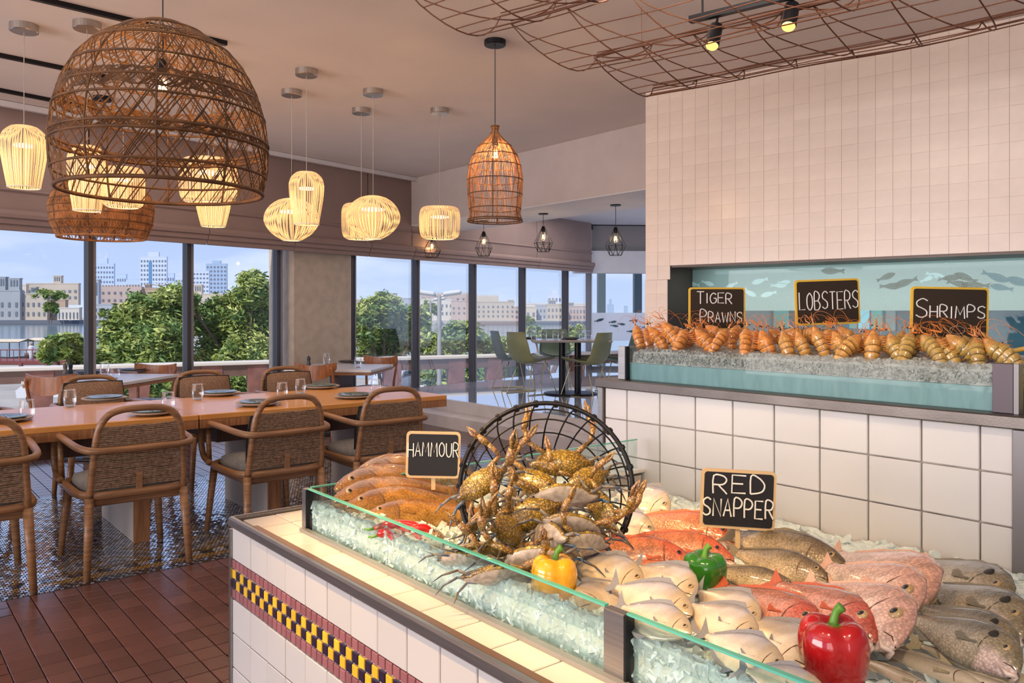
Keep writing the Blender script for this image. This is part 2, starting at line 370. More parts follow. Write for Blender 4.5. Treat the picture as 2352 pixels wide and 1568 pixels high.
# fascia and glass screen at the platform end
PL = wpt(4.7, 0, 0); PRr = cam2w(2.95, 15.55)
dv = V((PRr.x-PL.x, PRr.y-PL.y, 0)); Lp = dv.length; pa = math.atan2(dv.y, dv.x); mid = (PL+V((PRr.x,PRr.y,0)))/2
m = MB(); m.box((0,-.06,1.45),(Lp,.012,2.4)); m.build('window_14', M_glass, None, loc=mid, rot=(0,0,pa)); struct(bpy.data.objects['window_14'])
ft = thing('frosted_film', 'frosted window film with cut-out fish above the far green chairs', 'window film', mid, pa)
def frostmat(name, col, f):
    m = bpy.data.materials.new(name); m.use_nodes = True; t = m.node_tree; t.nodes.clear(); o = t.nodes.new('ShaderNodeOutputMaterial')
    a = t.nodes.new('ShaderNodeBsdfTransparent'); b = t.nodes.new('ShaderNodeBsdfTranslucent'); d = t.nodes.new('ShaderNodeBsdfDiffuse'); b.inputs[0].default_value = (*col,1); d.inputs[0].default_value = (*col,1)
    x = t.nodes.new('ShaderNodeMixShader'); y = t.nodes.new('ShaderNodeMixShader'); x.inputs[0].default_value = .3; y.inputs[0].default_value = f
    t.links.new(b.outputs[0], x.inputs[1]); t.links.new(d.outputs[0], x.inputs[2]); t.links.new(a.outputs[0], y.inputs[1]); t.links.new(x.outputs[0], y.inputs[2]); t.links.new(y.outputs[0], o.inputs[0]); return m
M_frost = frostmat('frosted_film', (.97,.98,.99), .74)
zt = at(1400,718,Y=15.4).z; zb_ = at(1400,782,Y=15.4).z
m = MB(); m.box((0,-.10,(zt+zb_)/2),(Lp-.1,.006,zt-zb_)); m.build('film', M_frost, ft)
def fish2d(L, h, n=10):
    a = [(L*(.5-i/n*.8), h*.5*sin(pi*(i/n)**.8*.92)) for i in range(n+1)]
    return a+[(-L*.5, h*.38), (-L*.44, 0), (-L*.5, -h*.38)]+[(x, -y) for x, y in a[::-1]]
M_fdec = mat('fish_cutout', (.08,.13,.16), .4)
for i in range(11):
    xx = -Lp*.42+Lp*.84*(i/10)+random.uniform(-.1,.1); zz = zb_+(zt-zb_)*random.uniform(.25,.75)
    mm = Matrix.Translation((xx,-.11,zz)) @ Matrix.Rotation(R(90),4,'X') @ Matrix.Rotation(random.uniform(-.5,.5),4,'Z')
    MB().prism(fish2d(.16,.045), -.002, .002, M=mm).build('fish_cutout', M_fdec, ft)
m = MB(); m.box((0,0,2.33),(Lp+.6,.3,.42)); struct(m.build('wall_fascia', M_white, None, loc=mid+V((0,0,0)), rot=(0,0,pa)))
m = MB(); m.box((0,.12,2.78),(Lp+.6,.3,.5)); struct(m.build('wall_fascia_upper', mat('greige_paint',(.30,.27,.26),.9), None, loc=mid, rot=(0,0,pa)))
m = MB(); m.box((0,-.06,.30),(Lp,.1,.08)); struct(m.build('trim_7', M_dark2, None, loc=mid, rot=(0,0,pa)))
# outer frames seen through the screen
for px in (1381, 1464):
    p = at(px, 700, Y=17.2); m = MB(); m.box((0,0,1.6),(.16,.16,3.0)); struct(m.build('window_frame_outer', mat('teal_frame',(.10,.13,.15),.4), None, loc=(p.x,p.y,0), rot=(0,0,pa)))
# ---------------------------------------------------------------- pale tiled wall with the servery opening
TW = cam2w(1.141, 6.87); TD = V((CA*.762+SA*.647, SA*.762-CA*.647, 0)).normalized(); TA = math.atan2(TD.y, TD.x)
NT = 1.765; NB = 1.0; PW = .20   # opening top, bottom, left pier width
wl = MB(); TH_ = .42
wl.box((2.6, TH_/2, (ZC+NT)/2), (5.2, TH_, ZC-NT)); wl.box((PW/2, TH_/2, NT/2), (PW, TH_, NT)); wl.box((2.6, TH_/2, NB/2), (5.2, TH_, NB))
wall = struct(wl.build('wall_right', mat('wall_grout',(.66,.55,.48),.9), None, loc=TW, rot=(0,0,TA)))
s = .116; tmz = MB().box((0,0,0), (s-.0012,.010,s-.0003), bev=.0005).mesh('tile', M_zellige)
ts = []
for i in range(44):
    for j in range(-1, 14):
        x = .006+s*(i+.5); z = NT+s*(j+.5)+.002
        if x+s/2 > 5.2 or z > ZC or (j < 0 and i > 1): continue
        ts.append((i, j, x, z))
for j in range(-8, -1):
    for i in range(2): ts.append((i, j, .006+s*(i+.5)*(.2/.232), NT+s*(j+.5)))
ts.sort(key=lambda q: q[0]); rs = MB()
for n, (i, j, x, z) in enumerate(ts):
    if z+s/2 > ZC: z = ZC-s/2
    yy = -.004+random.uniform(-.0005,.0005)
    if n < 300: put('tile', tmz, wall, (x, yy, z), (random.gauss(0,.003), 0, random.gauss(0,.004)))
    else: rs.box((x, yy, z), (s-.0012,.010,s-.0003), bev=.0005)
o = rs.build('tile_field', M_zellige, wall); o['kind'] = 'stuff'
# servery interior : jamb lining, glazing, frosted band, teal room behind
def tw(x, y, z): return TW+V((cos(TA)*x-sin(TA)*y, sin(TA)*x+cos(TA)*y, z))
jb = MB(); jb.box((PW+.006, .23, (NT+NB)/2), (.012,.44,NT-NB)); struct(jb.build('trim_8', mat('dark_bronze_lining',(.10,.075,.065),.4,metal=.4), None, loc=TW, rot=(0,0,TA)))
hd = MB(); hd.box((2.7, .23, NT-.008), (5,.44,.016)); struct(hd.build('trim_9', MATS['dark_bronze_lining'], None, loc=TW, rot=(0,0,TA)))
g = MB(); g.box((2.7,.40,(NT+NB)/2),(5,.010,NT-NB)); struct(g.build('window_15', glassmat('servery_glass',(.84,.93,.93),.03), None, loc=TW, rot=(0,0,TA)))
zf0 = 1.40
bnd = MB(); bnd.box((2.7,.44,(NT+zf0)/2),(5,.006,NT-zf0+.02)); fb = bnd.build('glass_film', mat('frosted_teal',(.50,.53,.50),.4), None, loc=TW, rot=(0,0,TA)); tag(fb, 'grey-green frosted band with fish cut-outs on the servery glass', 'window film')
M_fs = [mat('fish_silver',(.90,.95,.95),.6), mat('fish_brown',(.20,.19,.15),.5), mat('fish_blue',(.16,.26,.30),.5)]
fx = [(1590,652,0),(1625,650,0),(1700,668,0),(1745,645,0),(1788,655,0),(1800,648,0),(1720,672,0),(1765,675,0),(1650,668,0),(1610,668,0),(1680,655,0),(1912,622,1),(2034,636,1),(2045,657,1),(2080,648,1),(2148,632,0),(2180,638,1),(2200,651,1),(2218,637,1),(2240,655,1),(2285,635,2),(2300,660,2),(2345,648,2),(2130,640,0)]
for i, (px, py, k) in enumerate(fx):
    p = atp(px, py, tw(0,.43,0), (-sin(TA), cos(TA), 0)); q = p-TW; lx = q.x*cos(TA)+q.y*sin(TA)
    L = random.uniform(.11,.15) if k == 0 else random.uniform(.14,.20)
    mm = Matrix.Translation((lx,.435,p.z)) @ Matrix.Rotation(R(90),4,'X') @ Matrix.Rotation(random.uniform(-.45,.45),4,'Z') @ Matrix.Scale(random.choice([-1,1]),4,(1,0,0))
    MB().prism(fish2d(L, L*.30), -.002, .002, M=mm).build('fish_cutout', M_fs[k], fb)
bw = MB(); bw.box((3.1, 2.6, 1.6), (6.1,.1,3.0)); kr = struct(bw.build('wall_back', mat('teal_wall',(.010,.15,.24),.35,col2=(.01,.11,.19),vscale=3), None, loc=TW, rot=(0,0,TA)))
kl = MB(); kl.box((3.1,1.5,NB-.05),(6.1,2.2,.05)); struct(kl.build('floor_servery', mat('teal_dark',(.02,.07,.09),.3), None, loc=TW, rot=(0,0,TA)))
M_refl = mat('pane_reflection', (.2,.5,.6), .3, emit=(.22,.50,.60), estr=.8)  # glow painted in for windows reflected by the servery glass
M_reflgr = mat('pane_reflection_green', (.1,.4,.35), .3, emit=(.05,.30,.27), estr=.5)
M_reflw = mat('pane_reflection_white', (.5,.58,.6), .5)
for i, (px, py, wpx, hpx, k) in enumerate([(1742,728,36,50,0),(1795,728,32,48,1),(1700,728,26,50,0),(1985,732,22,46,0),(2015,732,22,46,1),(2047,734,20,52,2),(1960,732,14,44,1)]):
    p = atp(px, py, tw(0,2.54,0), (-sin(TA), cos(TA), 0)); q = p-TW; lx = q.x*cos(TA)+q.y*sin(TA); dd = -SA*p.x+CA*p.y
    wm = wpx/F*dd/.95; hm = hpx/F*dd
    MB().box((lx,2.53,p.z),(wm,.03,hm), bev=.004).build('pane', [M_refl,M_reflgr,M_reflw][k], kr)  # each pane is a window reflection built onto the teal wall
struct(MB().box((3.1,1.5,ZC-1.2),(6.1,2.3,.05)).build('ceiling_servery', mat('servery_ceiling',(.25,.33,.33),.8), None, loc=TW, rot=(0,0,TA)))
lamp('servery_lamp', 'AREA', tw(1.8, 1.4, 1.98), 9, (.85,.97,1), tw(1.8,1.7,0), shape='RECTANGLE', size=2.5, size_y=.4)
# side return so the room closes behind the pale wall's edge
struct(MB().box((.02, 1.6, 1.6), (.04, 2.6, 3.3)).build('wall_return', M_white, None, loc=TW, rot=(0,0,TA)))
struct(MB().box((3.05, -.5, 1.6), (.1, 12, 3.3)).build('wall_rear', M_white))
lamp('servery_front_strip', 'AREA', tw(2.4, .10, NT-.03), 5, (.88,.97,1), tw(2.4,.42,NB+.2), shape='RECTANGLE', size=4.2, size_y=.08)
# ================================================================ OUTSIDE
ZW = -4.0; YF = 343.0
def cbox(px0, px1, py0, py1, Y, D, name, m, parent, bev=0):   # box facing the room across the creek; real width from the survey
    X0 = (px0-CX)/F*Y; X1 = (px1-CX)/F*Y; z1 = H-(py0-CY)/F*Y; z0 = H-(py1-CY)/F*Y
    c = cam2w((X0+X1)/2, Y+D/2, (z0+z1)/2)
    return MB().box((0,0,0), (X1-X0, D, z1-z0), bev=bev).build(name, m, parent, loc=c, rot=(0,0,R(50.8)))
M_water = mat('creek_water', (.13,.20,.25), .12, bump=.6, bscale=.25, stretch=(1,1,1))
c0 = cam2w(0, 201, ZW)
o = MB().box((0,0,-.5), (700, 274, 1), ).build('creek_water', M_water, None, loc=c0, rot=(0,0,R(50.8))); tag(o, 'pale blue creek water between the promenade and the old town', 'water', kind='stuff')
M_asph = mat('promenade_ground', (.36,.32,.28), .9, var=.2, vscale=.3)
o = struct(MB().box((0,0,-.3), (260, 47, .7)).build('ground_promenade', M_asph, None, loc=cam2w(0, 39.5, ZW+.15), rot=(0,0,R(50.8))))
# far quay
M_quay = mat('quay_stone', (.13,.14,.17), .9)
o = cbox(-300, 2600, 736, 747, YF, 900, 'ground_far_bank', mat('far_bank',(.42,.38,.35),.9), None); struct(o)
for k, (a, b_) in enumerate([(-60,182),(205,430),(800,960),(1080,1205),(1205,1420)]):
    q = cbox(a, b_, 735+ (k>2)*3, 744+(k>2)*5, YF-4, 3.5, 'quay_wall', M_quay if k != 2 and k != 3 else mat('quay_brown',(.26,.19,.17),.9), None)
    tag(q, ['dark stone quay wall at the far left of the creek','dark quay wall behind the big left tree','brown quay wall left of the street lamp','brown quay wall behind the third far window','dark quay wall behind the green chairs'][k], 'quay wall')
cols = {'b':(.50,.43,.36),'p':(.50,.39,.35),'g':(.34,.36,.38),'t':(.46,.33,.25),'w':(.62,.58,.53),'c':(.56,.49,.40),'s':(.40,.42,.47)}
MB_ = {k: mat('plaster_'+k, v, .9, var=.12, vscale=.05) for k, v in cols.items()}
M_win = mat('far_window', (.16,.18,.22), .4)
def building(px0, px1, py0, py1, Y, kind, wins, label, wind=None, cren=0, cat='building'):
    z0 = H-(py1-CY)/F*Y
    p = cam2w(((px0+px1)/2-CX)/F*Y, Y, z0); t = thing('old_town_house' if Y < 600 else 'tower_block', label, cat, p, R(50.8))
    W = (px1-px0)/F*Y; Hh = (py1-py0)/F*Y
    MB().box((0,1.2,Hh/2), (W,2.4,Hh)).build('wall', MB_[kind] if isinstance(kind, str) else kind, t)
    nx, ny, fw, fh, v0, v1 = wins
    if nx:
        wm = MB().box((0,0,0), (W/nx*fw, .4, Hh*(v1-v0)/ny*fh)).mesh('window', M_win)
        for i in range(nx):
            for j in range(ny): put('window', wm, t, (-W/2+W*(i+.5)/nx, -.05, Hh*(v0+(v1-v0)*(j+.5)/ny)))
    if cren:
        m = MB()
        for i in range(cren): m.box((-W/2+W*(i+.5)/cren, .6, Hh+.35), (W/cren*.55, .8, .7))
        m.build('parapet', MB_[kind], t)
    else: MB().box((0,1.2,Hh+.2), (W+.3,2.6,.5)).build('roof_edge', MB_[kind] if isinstance(kind, str) else kind, t)
    if wind:
        for (a, b_, c_) in wind:   # wind tower: left px, right px, top py
            ww = (b_-a)/F*Y; zt = (py1-c_)/F*Y; xx = ((a+b_)/2-(px0+px1)/2)/F*Y
            wt = MB().box((xx,1.2,(Hh+zt)/2), (ww,2.2,zt-Hh+.2)).build('wind_tower', MB_['g'] if (a//3)%2 else MB_[kind], t)
            sl = MB()
            for q in range(3): sl.box((xx-ww*.28+ww*.28*q, 1.2-1.1-.06, zt-(zt-Hh)*.35), (ww*.14,.3,(zt-Hh)*.5))
            sl.build('louvre', M_win, wt)
            MB().box((xx,1.2,zt+.15), (ww*1.12,2.4,.4)).build('cornice', MB_[kind], wt)
    return t
B = building
B(-20,46,668,738,350,'g',(4,2,.3,.5,.1,.7),'grey riverside house with two wind towers at the left edge',[(-8,12,637),(20,44,640)])
B(46,108,676,738,352,'b',(5,2,.35,.4,.1,.8),'low sandstone house with a row of square windows, left of the first mullion',[(70,82,660)])
B(108,150,690,738,356,'t',(3,1,.4,.5,.1,.6),'brown flat-roofed house beside a green tree across the creek')
B(132,182,708,738,348,'w',(6,1,.3,.7,.1,.8),'low white arcade on the far waterfront left of the first mullion')
B(0,60,655,700,420,'c',(6,2,.4,.4,.2,.8),'cream block behind the grey wind-tower house')
B(60,180,652,700,430,'b',(9,2,.4,.4,.2,.8),'long tan block on the far skyline, left of the first mullion',[(122,140,634)])
B(206,262,700,738,350,'s',(6,2,.4,.45,.1,.9),'blue-grey house with dark balconies right of the first mullion',[(206,226,643)])
B(230,325,658,715,366,'p',(7,2,.35,.3,.3,.9),'pink sandstone palace with a flat roof behind the trees',cren=14)
B(325,380,663,718,368,'t',(5,2,.35,.35,.3,.9),'brown house under the white tower block',[(332,344,654)])
B(375,425,668,735,372,'w',(4,3,.35,.35,.2,.9),'white house beside the second mullion')
B(440,560,676,735,372,'c',(9,3,.35,.35,.2,.9),'cream terrace house behind the tallest tree',[(445,463,655)])
B(560,625,684,735,372,'w',(5,2,.35,.35,.2,.9),'white low house between the tall tree and third mullion')
B(640,662,668,735,372,'s',(2,5,.4,.4,.1,.9),'narrow blue block in the gap beside the rendered column')
B(815,870,690,738,356,'p',(5,2,.35,.3,.3,.9),'pink low house behind the round tree right of the column')
B(865,910,676,738,360,'b',(4,3,.3,.3,.2,.9),'tan house with twin wind towers above the round tree',[(862,882,671),(888,903,677)])
B(906,950,686,738,352,'s',(4,2,.4,.35,.2,.9),'pale blue-grey house left of the fifth mullion')
B(963,1040,688,738,354,'w',(8,2,.35,.35,.2,.9),'white house behind the street lamp')
B(966,1084,675,720,372,'p',(9,2,.3,.3,.3,.9),'long pink block rising behind the street lamp',cren=16)
B(1036,1084,692,738,350,'p',(4,2,.3,.3,.3,.8),'pink waterside house right of the street lamp')
B(1094,1145,680,738,366,'c',(5,2,.3,.3,.3,.9),'cream crenellated fort house over the third far window',cren=9)
B(1094,1182,694,740,352,'b',(8,3,.3,.35,.2,.9),'sand-coloured three-storey house in the third far window',[(1166,1180,690)])
B(1180,1206,706,740,350,'p',(2,2,.35,.35,.2,.9),'small pink house beside the seventh mullion')
B(1206,1232,706,741,350,'c',(2,1,.35,.35,.2,.9),'small cream house just right of the seventh mullion')
B(1230,1262,702,741,354,'s',(4,2,.35,.4,.2,.9),'pale arcade house in the fourth far window')
B(1256,1300,700,742,352,'b',(5,2,.35,.4,.2,.9),'tan house with wind tower in the fourth far window',[(1259,1277,690)])
B(1300,1345,704,742,356,'p',(6,2,.35,.45,.2,.9),'pink-grey house behind the fifth far window',[(1305,1318,696)])
B(1206,1345,698,730,400,'w',(12,1,.3,.3,.2,.9),'long white roofline beyond the riverside houses')
M_tw = {'w':mat('tower_white_hazed',(.50,.55,.66),.8),'b':mat('tower_blue_hazed',(.32,.41,.55),.7),'p':mat('tower_pale_hazed',(.42,.50,.64),.8)}  # aerial haze mixed into the tower colours
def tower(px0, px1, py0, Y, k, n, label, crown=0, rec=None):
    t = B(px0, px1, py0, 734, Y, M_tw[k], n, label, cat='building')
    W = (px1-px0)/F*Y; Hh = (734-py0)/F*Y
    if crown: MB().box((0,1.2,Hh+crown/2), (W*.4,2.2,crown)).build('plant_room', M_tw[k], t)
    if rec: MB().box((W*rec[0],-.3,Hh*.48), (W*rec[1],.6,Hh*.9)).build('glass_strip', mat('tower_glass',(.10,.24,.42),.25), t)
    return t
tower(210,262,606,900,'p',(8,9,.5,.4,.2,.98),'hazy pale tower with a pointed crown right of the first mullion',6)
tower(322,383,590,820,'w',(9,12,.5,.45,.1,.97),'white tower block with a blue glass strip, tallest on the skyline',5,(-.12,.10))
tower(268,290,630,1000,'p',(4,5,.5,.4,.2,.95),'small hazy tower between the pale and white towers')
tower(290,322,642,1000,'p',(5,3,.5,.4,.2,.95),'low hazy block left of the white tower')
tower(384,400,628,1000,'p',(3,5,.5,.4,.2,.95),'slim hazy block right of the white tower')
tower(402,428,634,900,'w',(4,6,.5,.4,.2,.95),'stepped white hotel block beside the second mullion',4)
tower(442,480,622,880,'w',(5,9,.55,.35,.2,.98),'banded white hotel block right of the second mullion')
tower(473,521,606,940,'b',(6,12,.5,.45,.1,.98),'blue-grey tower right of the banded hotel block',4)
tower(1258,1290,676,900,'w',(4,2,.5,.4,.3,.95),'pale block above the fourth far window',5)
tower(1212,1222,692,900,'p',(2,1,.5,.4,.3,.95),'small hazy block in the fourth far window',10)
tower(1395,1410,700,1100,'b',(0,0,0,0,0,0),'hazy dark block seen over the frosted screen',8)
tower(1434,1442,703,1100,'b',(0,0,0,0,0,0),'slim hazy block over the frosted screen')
# ---------------------------------------------------------------- trees
M_bark = mat('bark', (.16,.10,.07), .9, var=.3)
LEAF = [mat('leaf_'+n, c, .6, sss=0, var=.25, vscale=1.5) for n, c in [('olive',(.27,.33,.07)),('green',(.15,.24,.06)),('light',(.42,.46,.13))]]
def tree(px, Y, pybase, blobs, label, n=5200, mats=(0,1,2), ls=.17, zb=ZW+.5, name='tree'):
    X = (px-CX)/F*Y; t = thing(name, label, 'tree', cam2w(X, Y, zb), R(50.8), 'trees on the promenade below')
    rnd = random.Random(int(px*7)); br = MB(); top = None
    br.tube(smooth_path([(0,0,0),(.1,.05,1.0),(-.05,0,2.0)]), [.17-.006*i for i in range(11)], 7)
    cs = []
    for (bx, by, rx, ry) in blobs:
        cx = (bx-px)/F*Y; cz = H-(by-CY)/F*Y-zb; cs.append((cx, rnd.uniform(-1,1), cz, rx/F*Y, ry/F*Y))
        br.tube(smooth_path([(0,0,1.6),(cx*.4, 0, 1.6+(cz-1.6)*.5),(cx, cs[-1][1], cz)],4), [.09-.008*i for i in range(9)], 5)
        for q in range(4):
            a = rnd.uniform(0, 2*pi); br.tube([(cx*.8, cs[-1][1]*.8, 1.6+(cz-1.6)*.85), (cx+cos(a)*cs[-1][3]*.7, cs[-1][1]+sin(a)*cs[-1][3]*.5, cz+rnd.uniform(-.3,.7)*cs[-1][4])], [.035,.012], 4)
    br.build('trunk', M_bark, t, smooth=True)
    fo = MB(); tot = sum(c[3]*c[4] for c in cs)
    for (cx, cy, cz, rx, rz) in cs:
        m = int(n*rx*rz/tot); ncl = max(6, m//45)
        for c in range(ncl):
            while True:
                d = V((rnd.uniform(-1,1), rnd.uniform(-1,1), rnd.uniform(-1,1)))
                if .25 < d.length < 1: break
            cc = V((cx+d.x*rx, cy+d.y*max(rx,.8)*.8, cz+d.z*rz)); cr_ = rnd.uniform(.25,.5)*(rx+rz)/2.6
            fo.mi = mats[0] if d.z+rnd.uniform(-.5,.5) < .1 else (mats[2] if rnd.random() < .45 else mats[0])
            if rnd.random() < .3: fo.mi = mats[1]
            for l in range(45):
                o_ = V((rnd.gauss(0,.5), rnd.gauss(0,.5), rnd.gauss(0,.42)))*cr_; p = cc+o_
                a = V((rnd.gauss(0,1), rnd.gauss(0,1), rnd.gauss(0,.6))).normalized(); b_ = a.orthogonal().normalized(); b_ = (b_*cos(l)+a.cross(b_)*sin(l))
                s_ = ls*rnd.uniform(.6,1.2); fo.add([p-a*s_, p+b_*s_*.32, p+a*s_, p-b_*s_*.32], [(0,1,2,3)])
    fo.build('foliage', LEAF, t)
    return t
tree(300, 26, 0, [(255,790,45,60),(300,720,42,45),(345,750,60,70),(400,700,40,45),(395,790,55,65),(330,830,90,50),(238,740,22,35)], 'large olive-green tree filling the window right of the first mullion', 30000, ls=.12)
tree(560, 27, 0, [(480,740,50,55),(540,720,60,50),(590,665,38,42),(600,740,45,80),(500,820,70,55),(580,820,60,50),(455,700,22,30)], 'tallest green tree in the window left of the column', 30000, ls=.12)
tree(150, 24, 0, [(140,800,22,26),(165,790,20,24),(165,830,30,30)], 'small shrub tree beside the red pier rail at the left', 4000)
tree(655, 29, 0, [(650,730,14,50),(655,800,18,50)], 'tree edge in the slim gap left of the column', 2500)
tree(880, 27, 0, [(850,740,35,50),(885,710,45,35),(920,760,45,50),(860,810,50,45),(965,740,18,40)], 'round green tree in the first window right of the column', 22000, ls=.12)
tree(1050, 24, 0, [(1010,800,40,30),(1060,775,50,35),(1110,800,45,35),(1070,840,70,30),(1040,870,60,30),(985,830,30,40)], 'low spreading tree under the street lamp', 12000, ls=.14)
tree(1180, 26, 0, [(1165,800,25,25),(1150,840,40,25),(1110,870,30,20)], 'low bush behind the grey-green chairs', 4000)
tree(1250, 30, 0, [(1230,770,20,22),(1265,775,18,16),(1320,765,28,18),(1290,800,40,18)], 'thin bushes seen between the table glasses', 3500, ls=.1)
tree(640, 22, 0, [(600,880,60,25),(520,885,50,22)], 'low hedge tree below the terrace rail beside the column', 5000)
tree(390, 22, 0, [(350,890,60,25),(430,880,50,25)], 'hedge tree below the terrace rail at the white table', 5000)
for (px0, py0, rx, ry, Y, lb) in [(112,676,34,9,330,'dark green palm clump on the far bank behind the brown house'),(118,705,14,14,330,'bright green round tree on the far bank at left'),(985,705,22,14,335,'dark tree on the far bank left of the street lamp'),(1215,735,10,7,335,'small palm on the far bank beside the quay')]:
    tree(px0, Y, 0, [(px0,py0,rx,ry),(px0+rx*.6,py0+ry*.4,rx*.7,ry*.8)], lb, 1200, ls=.9, zb=H-(742-CY)/F*Y)
# ---------------------------------------------------------------- street lamps
def street(px, Y, ytop, heads, label, r=.07):
    X = (px-CX)/F*Y; zt = H-(ytop-CY)/F*Y; t = thing('street_lamp', label, 'street lamp', cam2w(X, Y, ZW+.5), R(50.8)); h = zt-ZW-.5
    MB().lathe([(r*1.3,0),(r*1.2,.6),(r,.8),(r*.8,h)], 12).build('pole', mat('lamp_pole',(.34,.33,.31),.5,metal=.2), t, smooth=True)
    for s_ in heads:
        m = MB(); m.box((0,0,0), (.52,.34,.13), bev=.05, M=Matrix.Translation((s_*.36,0,h+.06)) @ Matrix.Rotation(R(-8*s_),4,'Y')); m.build('lamp_head', mat('lamp_head',(.50,.49,.47),.5), t)
        MB().tube([(0,0,h-.05),(s_*.2,0,h+.02)], .03, 6).build('arm', MATS['lamp_pole'], t)
street(1009, 22, 678, (-1,1), 'twin-headed grey street lamp in the second window right of the column')
street(989, 34, 690, (1,), 'slim pole just left of the twin-headed lamp', .05)
street(370, 60, 655, (-1,1), 'small double lamp beyond the large left tree', .09)
# ---------------------------------------------------------------- terrace rail outside the glass
rz_ = .62
pA = at(-140, 850.0, z=rz_); pB = at(1160, 814.5, z=rz_); rd = (pB-pA).normalized(); L = (pB-pA).length+3.2; ra = math.atan2(rd.y, rd.x)
rt = thing('terrace_railing', 'long brown timber terrace rail with pale sunlit top outside the windows', 'railing', pA, ra)
rt.location.z = 0
M_rtop = mat('bleached_cap', (.62,.55,.48), .6); M_rdk = mat('rail_brown', (.14,.075,.055), .6, var=.2); M_post = mat('red_timber_post', (.21,.085,.065), .7, var=.25, vscale=6)
MB().box((L/2,.16,rz_-.02), (L,.34,.05), bev=.008).build('top_rail', M_rtop, rt)
MB().box((L/2,.10,rz_-.13), (L,.14,.17)).build('fascia_board', M_rdk, rt)
MB().tube([(0,.1,-.02),(L,.1,-.02)], .028, 8).build('lower_rail', M_rdk, rt)
MB().box((L/2,.2,-.30), (L,.5,.10)).build('kerb', M_rtop, rt)
for px in (-60, 95, 250, 320, 488, 592, 700, 905, 1051, 1139, 1250, 1330):
    p = at(px, 860, z=0.3); # direction only
    k = (px-CX)/F; d = V((CA*k-SA, SA*k+CA)); 
    nrm = V((-rd.y, rd.x)); tt = (V((pA.x,pA.y))).dot(nrm)/d.dot(nrm); q = d*tt; s_ = (q-V((pA.x,pA.y))).dot(V((rd.x,rd.y)))
    MB().add([(s_-.15,.02,rz_-.05),(s_+.15,.02,rz_-.05),(s_+.15,.16,rz_-.05),(s_-.15,.16,rz_-.05),(s_-.11,.02,-.35),(s_+.11,.02,-.35),(s_+.11,.16,-.35),(s_-.11,.16,-.35)],
        [(3,2,1,0),(4,5,6,7),(0,1,5,4),(1,2,6,5),(2,3,7,6),(3,0,4,7)]).build('post', M_post, rt)
struct(MB().box((0,0,0),(16,2.6,.2)).build('floor_terrace', mat('terrace_paving',(.50,.47,.45),.8), None, loc=wpt(-2,-2.2,-.45), rot=(0,0,WA)))
# ---------------------------------------------------------------- pier, boats, people, cars
pr = thing('pier', 'red-brown pier with iron rail at the bottom left of the view', 'pier', at(60, 829, z=-2.9), R(50.8)); pz = 0
M_red = mat('red_iron', (.22,.06,.05), .6); M_bal = mat('pale_balustrade', (.55,.48,.42), .8)
MB().box((0,2,-.15), (14,4,.3)).build('deck', M_red, pr)
for i in range(25): MB().tube([(-6.7+i*.56,0,0),(-6.7+i*.56,0,.95)], .03, 5).build('baluster', M_red, pr)
MB().tube([(-7,0,.98),(7,0,.98)], .05, 6).build('handrail', M_red, pr)
MB().box((0,-.6,-.75), (14,.2,.85)).build('wall_panel', M_bal, pr)
for i in range(7): MB().box((-6.6+i*2.2,-.75,-.65), (.24,.2,1.1)).build('post', M_red, pr)
def boat(px, py, Y, label, L=9):
    t = thing('water_taxi', label, 'boat', at(px, py, Y=Y), R(50.8)); t.location.z = ZW
    hul = [(-L/2,0,.9),(-L*.42,1.1,.7),(0,1.4,.6),(L*.42,1.0,.8),(L/2,0,1.2)]
    m = MB(); n = len(hul); vs = [(x,y,z) for x,y,z in hul]+[(x,-y,z) for x,y,z in hul]+[(x*.85,y*.5,-.2) for x,y,z in hul]+[(x*.85,-y*.5,-.2) for x,y,z in hul]
    fs = []
    for i in range(n-1): fs += [(i,i+1,2*n+i+1,2*n+i),(n+i+1,n+i,3*n+i,3*n+i+1),(2*n+i,2*n+i+1,3*n+i+1,3*n+i),(i+1,i,n+i,n+i+1)]
    m.add(vs, fs).build('hull', mat('boat_wood',(.20,.12,.08),.6), t)
    m = MB(); m.add([(L*.38*a, 1.5*b_, 2.55-.25*abs(b_)) for a in (-1,1) for b_ in (-1,0,1)], [(0,1,4,3),(1,2,5,4)]); m.add([(L*.38*a, 1.5*b_, 2.47-.25*abs(b_)) for a in (-1,1) for b_ in (-1,0,1)], [(3,4,1,0),(4,5,2,1)]); m.build('canopy', mat('canopy_cloth',(.62,.52,.38),.8), t)
    for a in (-1,0,1):
        for b_ in (-1,1): MB().tube([(L*.36*a,1.2*b_,.5),(L*.36*a,1.2*b_,2.35)], .05, 5).build('post', MATS['boat_wood'], t)
boat(140, 772, 88, 'wooden water taxi with a beige canopy left of the first mullion', 8)
boat(5, 772, 84, 'wooden water taxi with a beige canopy at the left edge', 7)
def person_far(px, py, Y, hh, cl, label):
    p = at(px, py, Y=Y); t = thing('person', label, 'person', p, R(50.8))
    MB().lathe([(0,0),(.09*hh,.02),(.10*hh,.25*hh),(.14*hh,.45*hh),(.11*hh,.62*hh),(.15*hh,.78*hh),(.12*hh,.84*hh),(.035*hh,.86*hh),(.035*hh,.88*hh)], 10).build('body', mat('cloth_'+cl[0], cl[1], .9), t, smooth=True)
    MB().ball((0,0,.94*hh), .065*hh, 10, 8, (.9,1,1.15)).build('head', mat('skin',(.35,.2,.13),.6), t, smooth=True)
    for s_ in (-1,1): MB().tube(smooth_path([(s_*.13*hh,0,.80*hh),(s_*.17*hh,.02,.62*hh),(s_*.15*hh,-.05,.46*hh)],3), [.04*hh-.002*i for i in range(7)], 6).build('arm', MATS['cloth_'+cl[0]], t, smooth=True)
person_far(105, 829, 70, 1.6, ('dark',(.06,.05,.09)), 'person in dark clothes standing on the pier by the shrub')
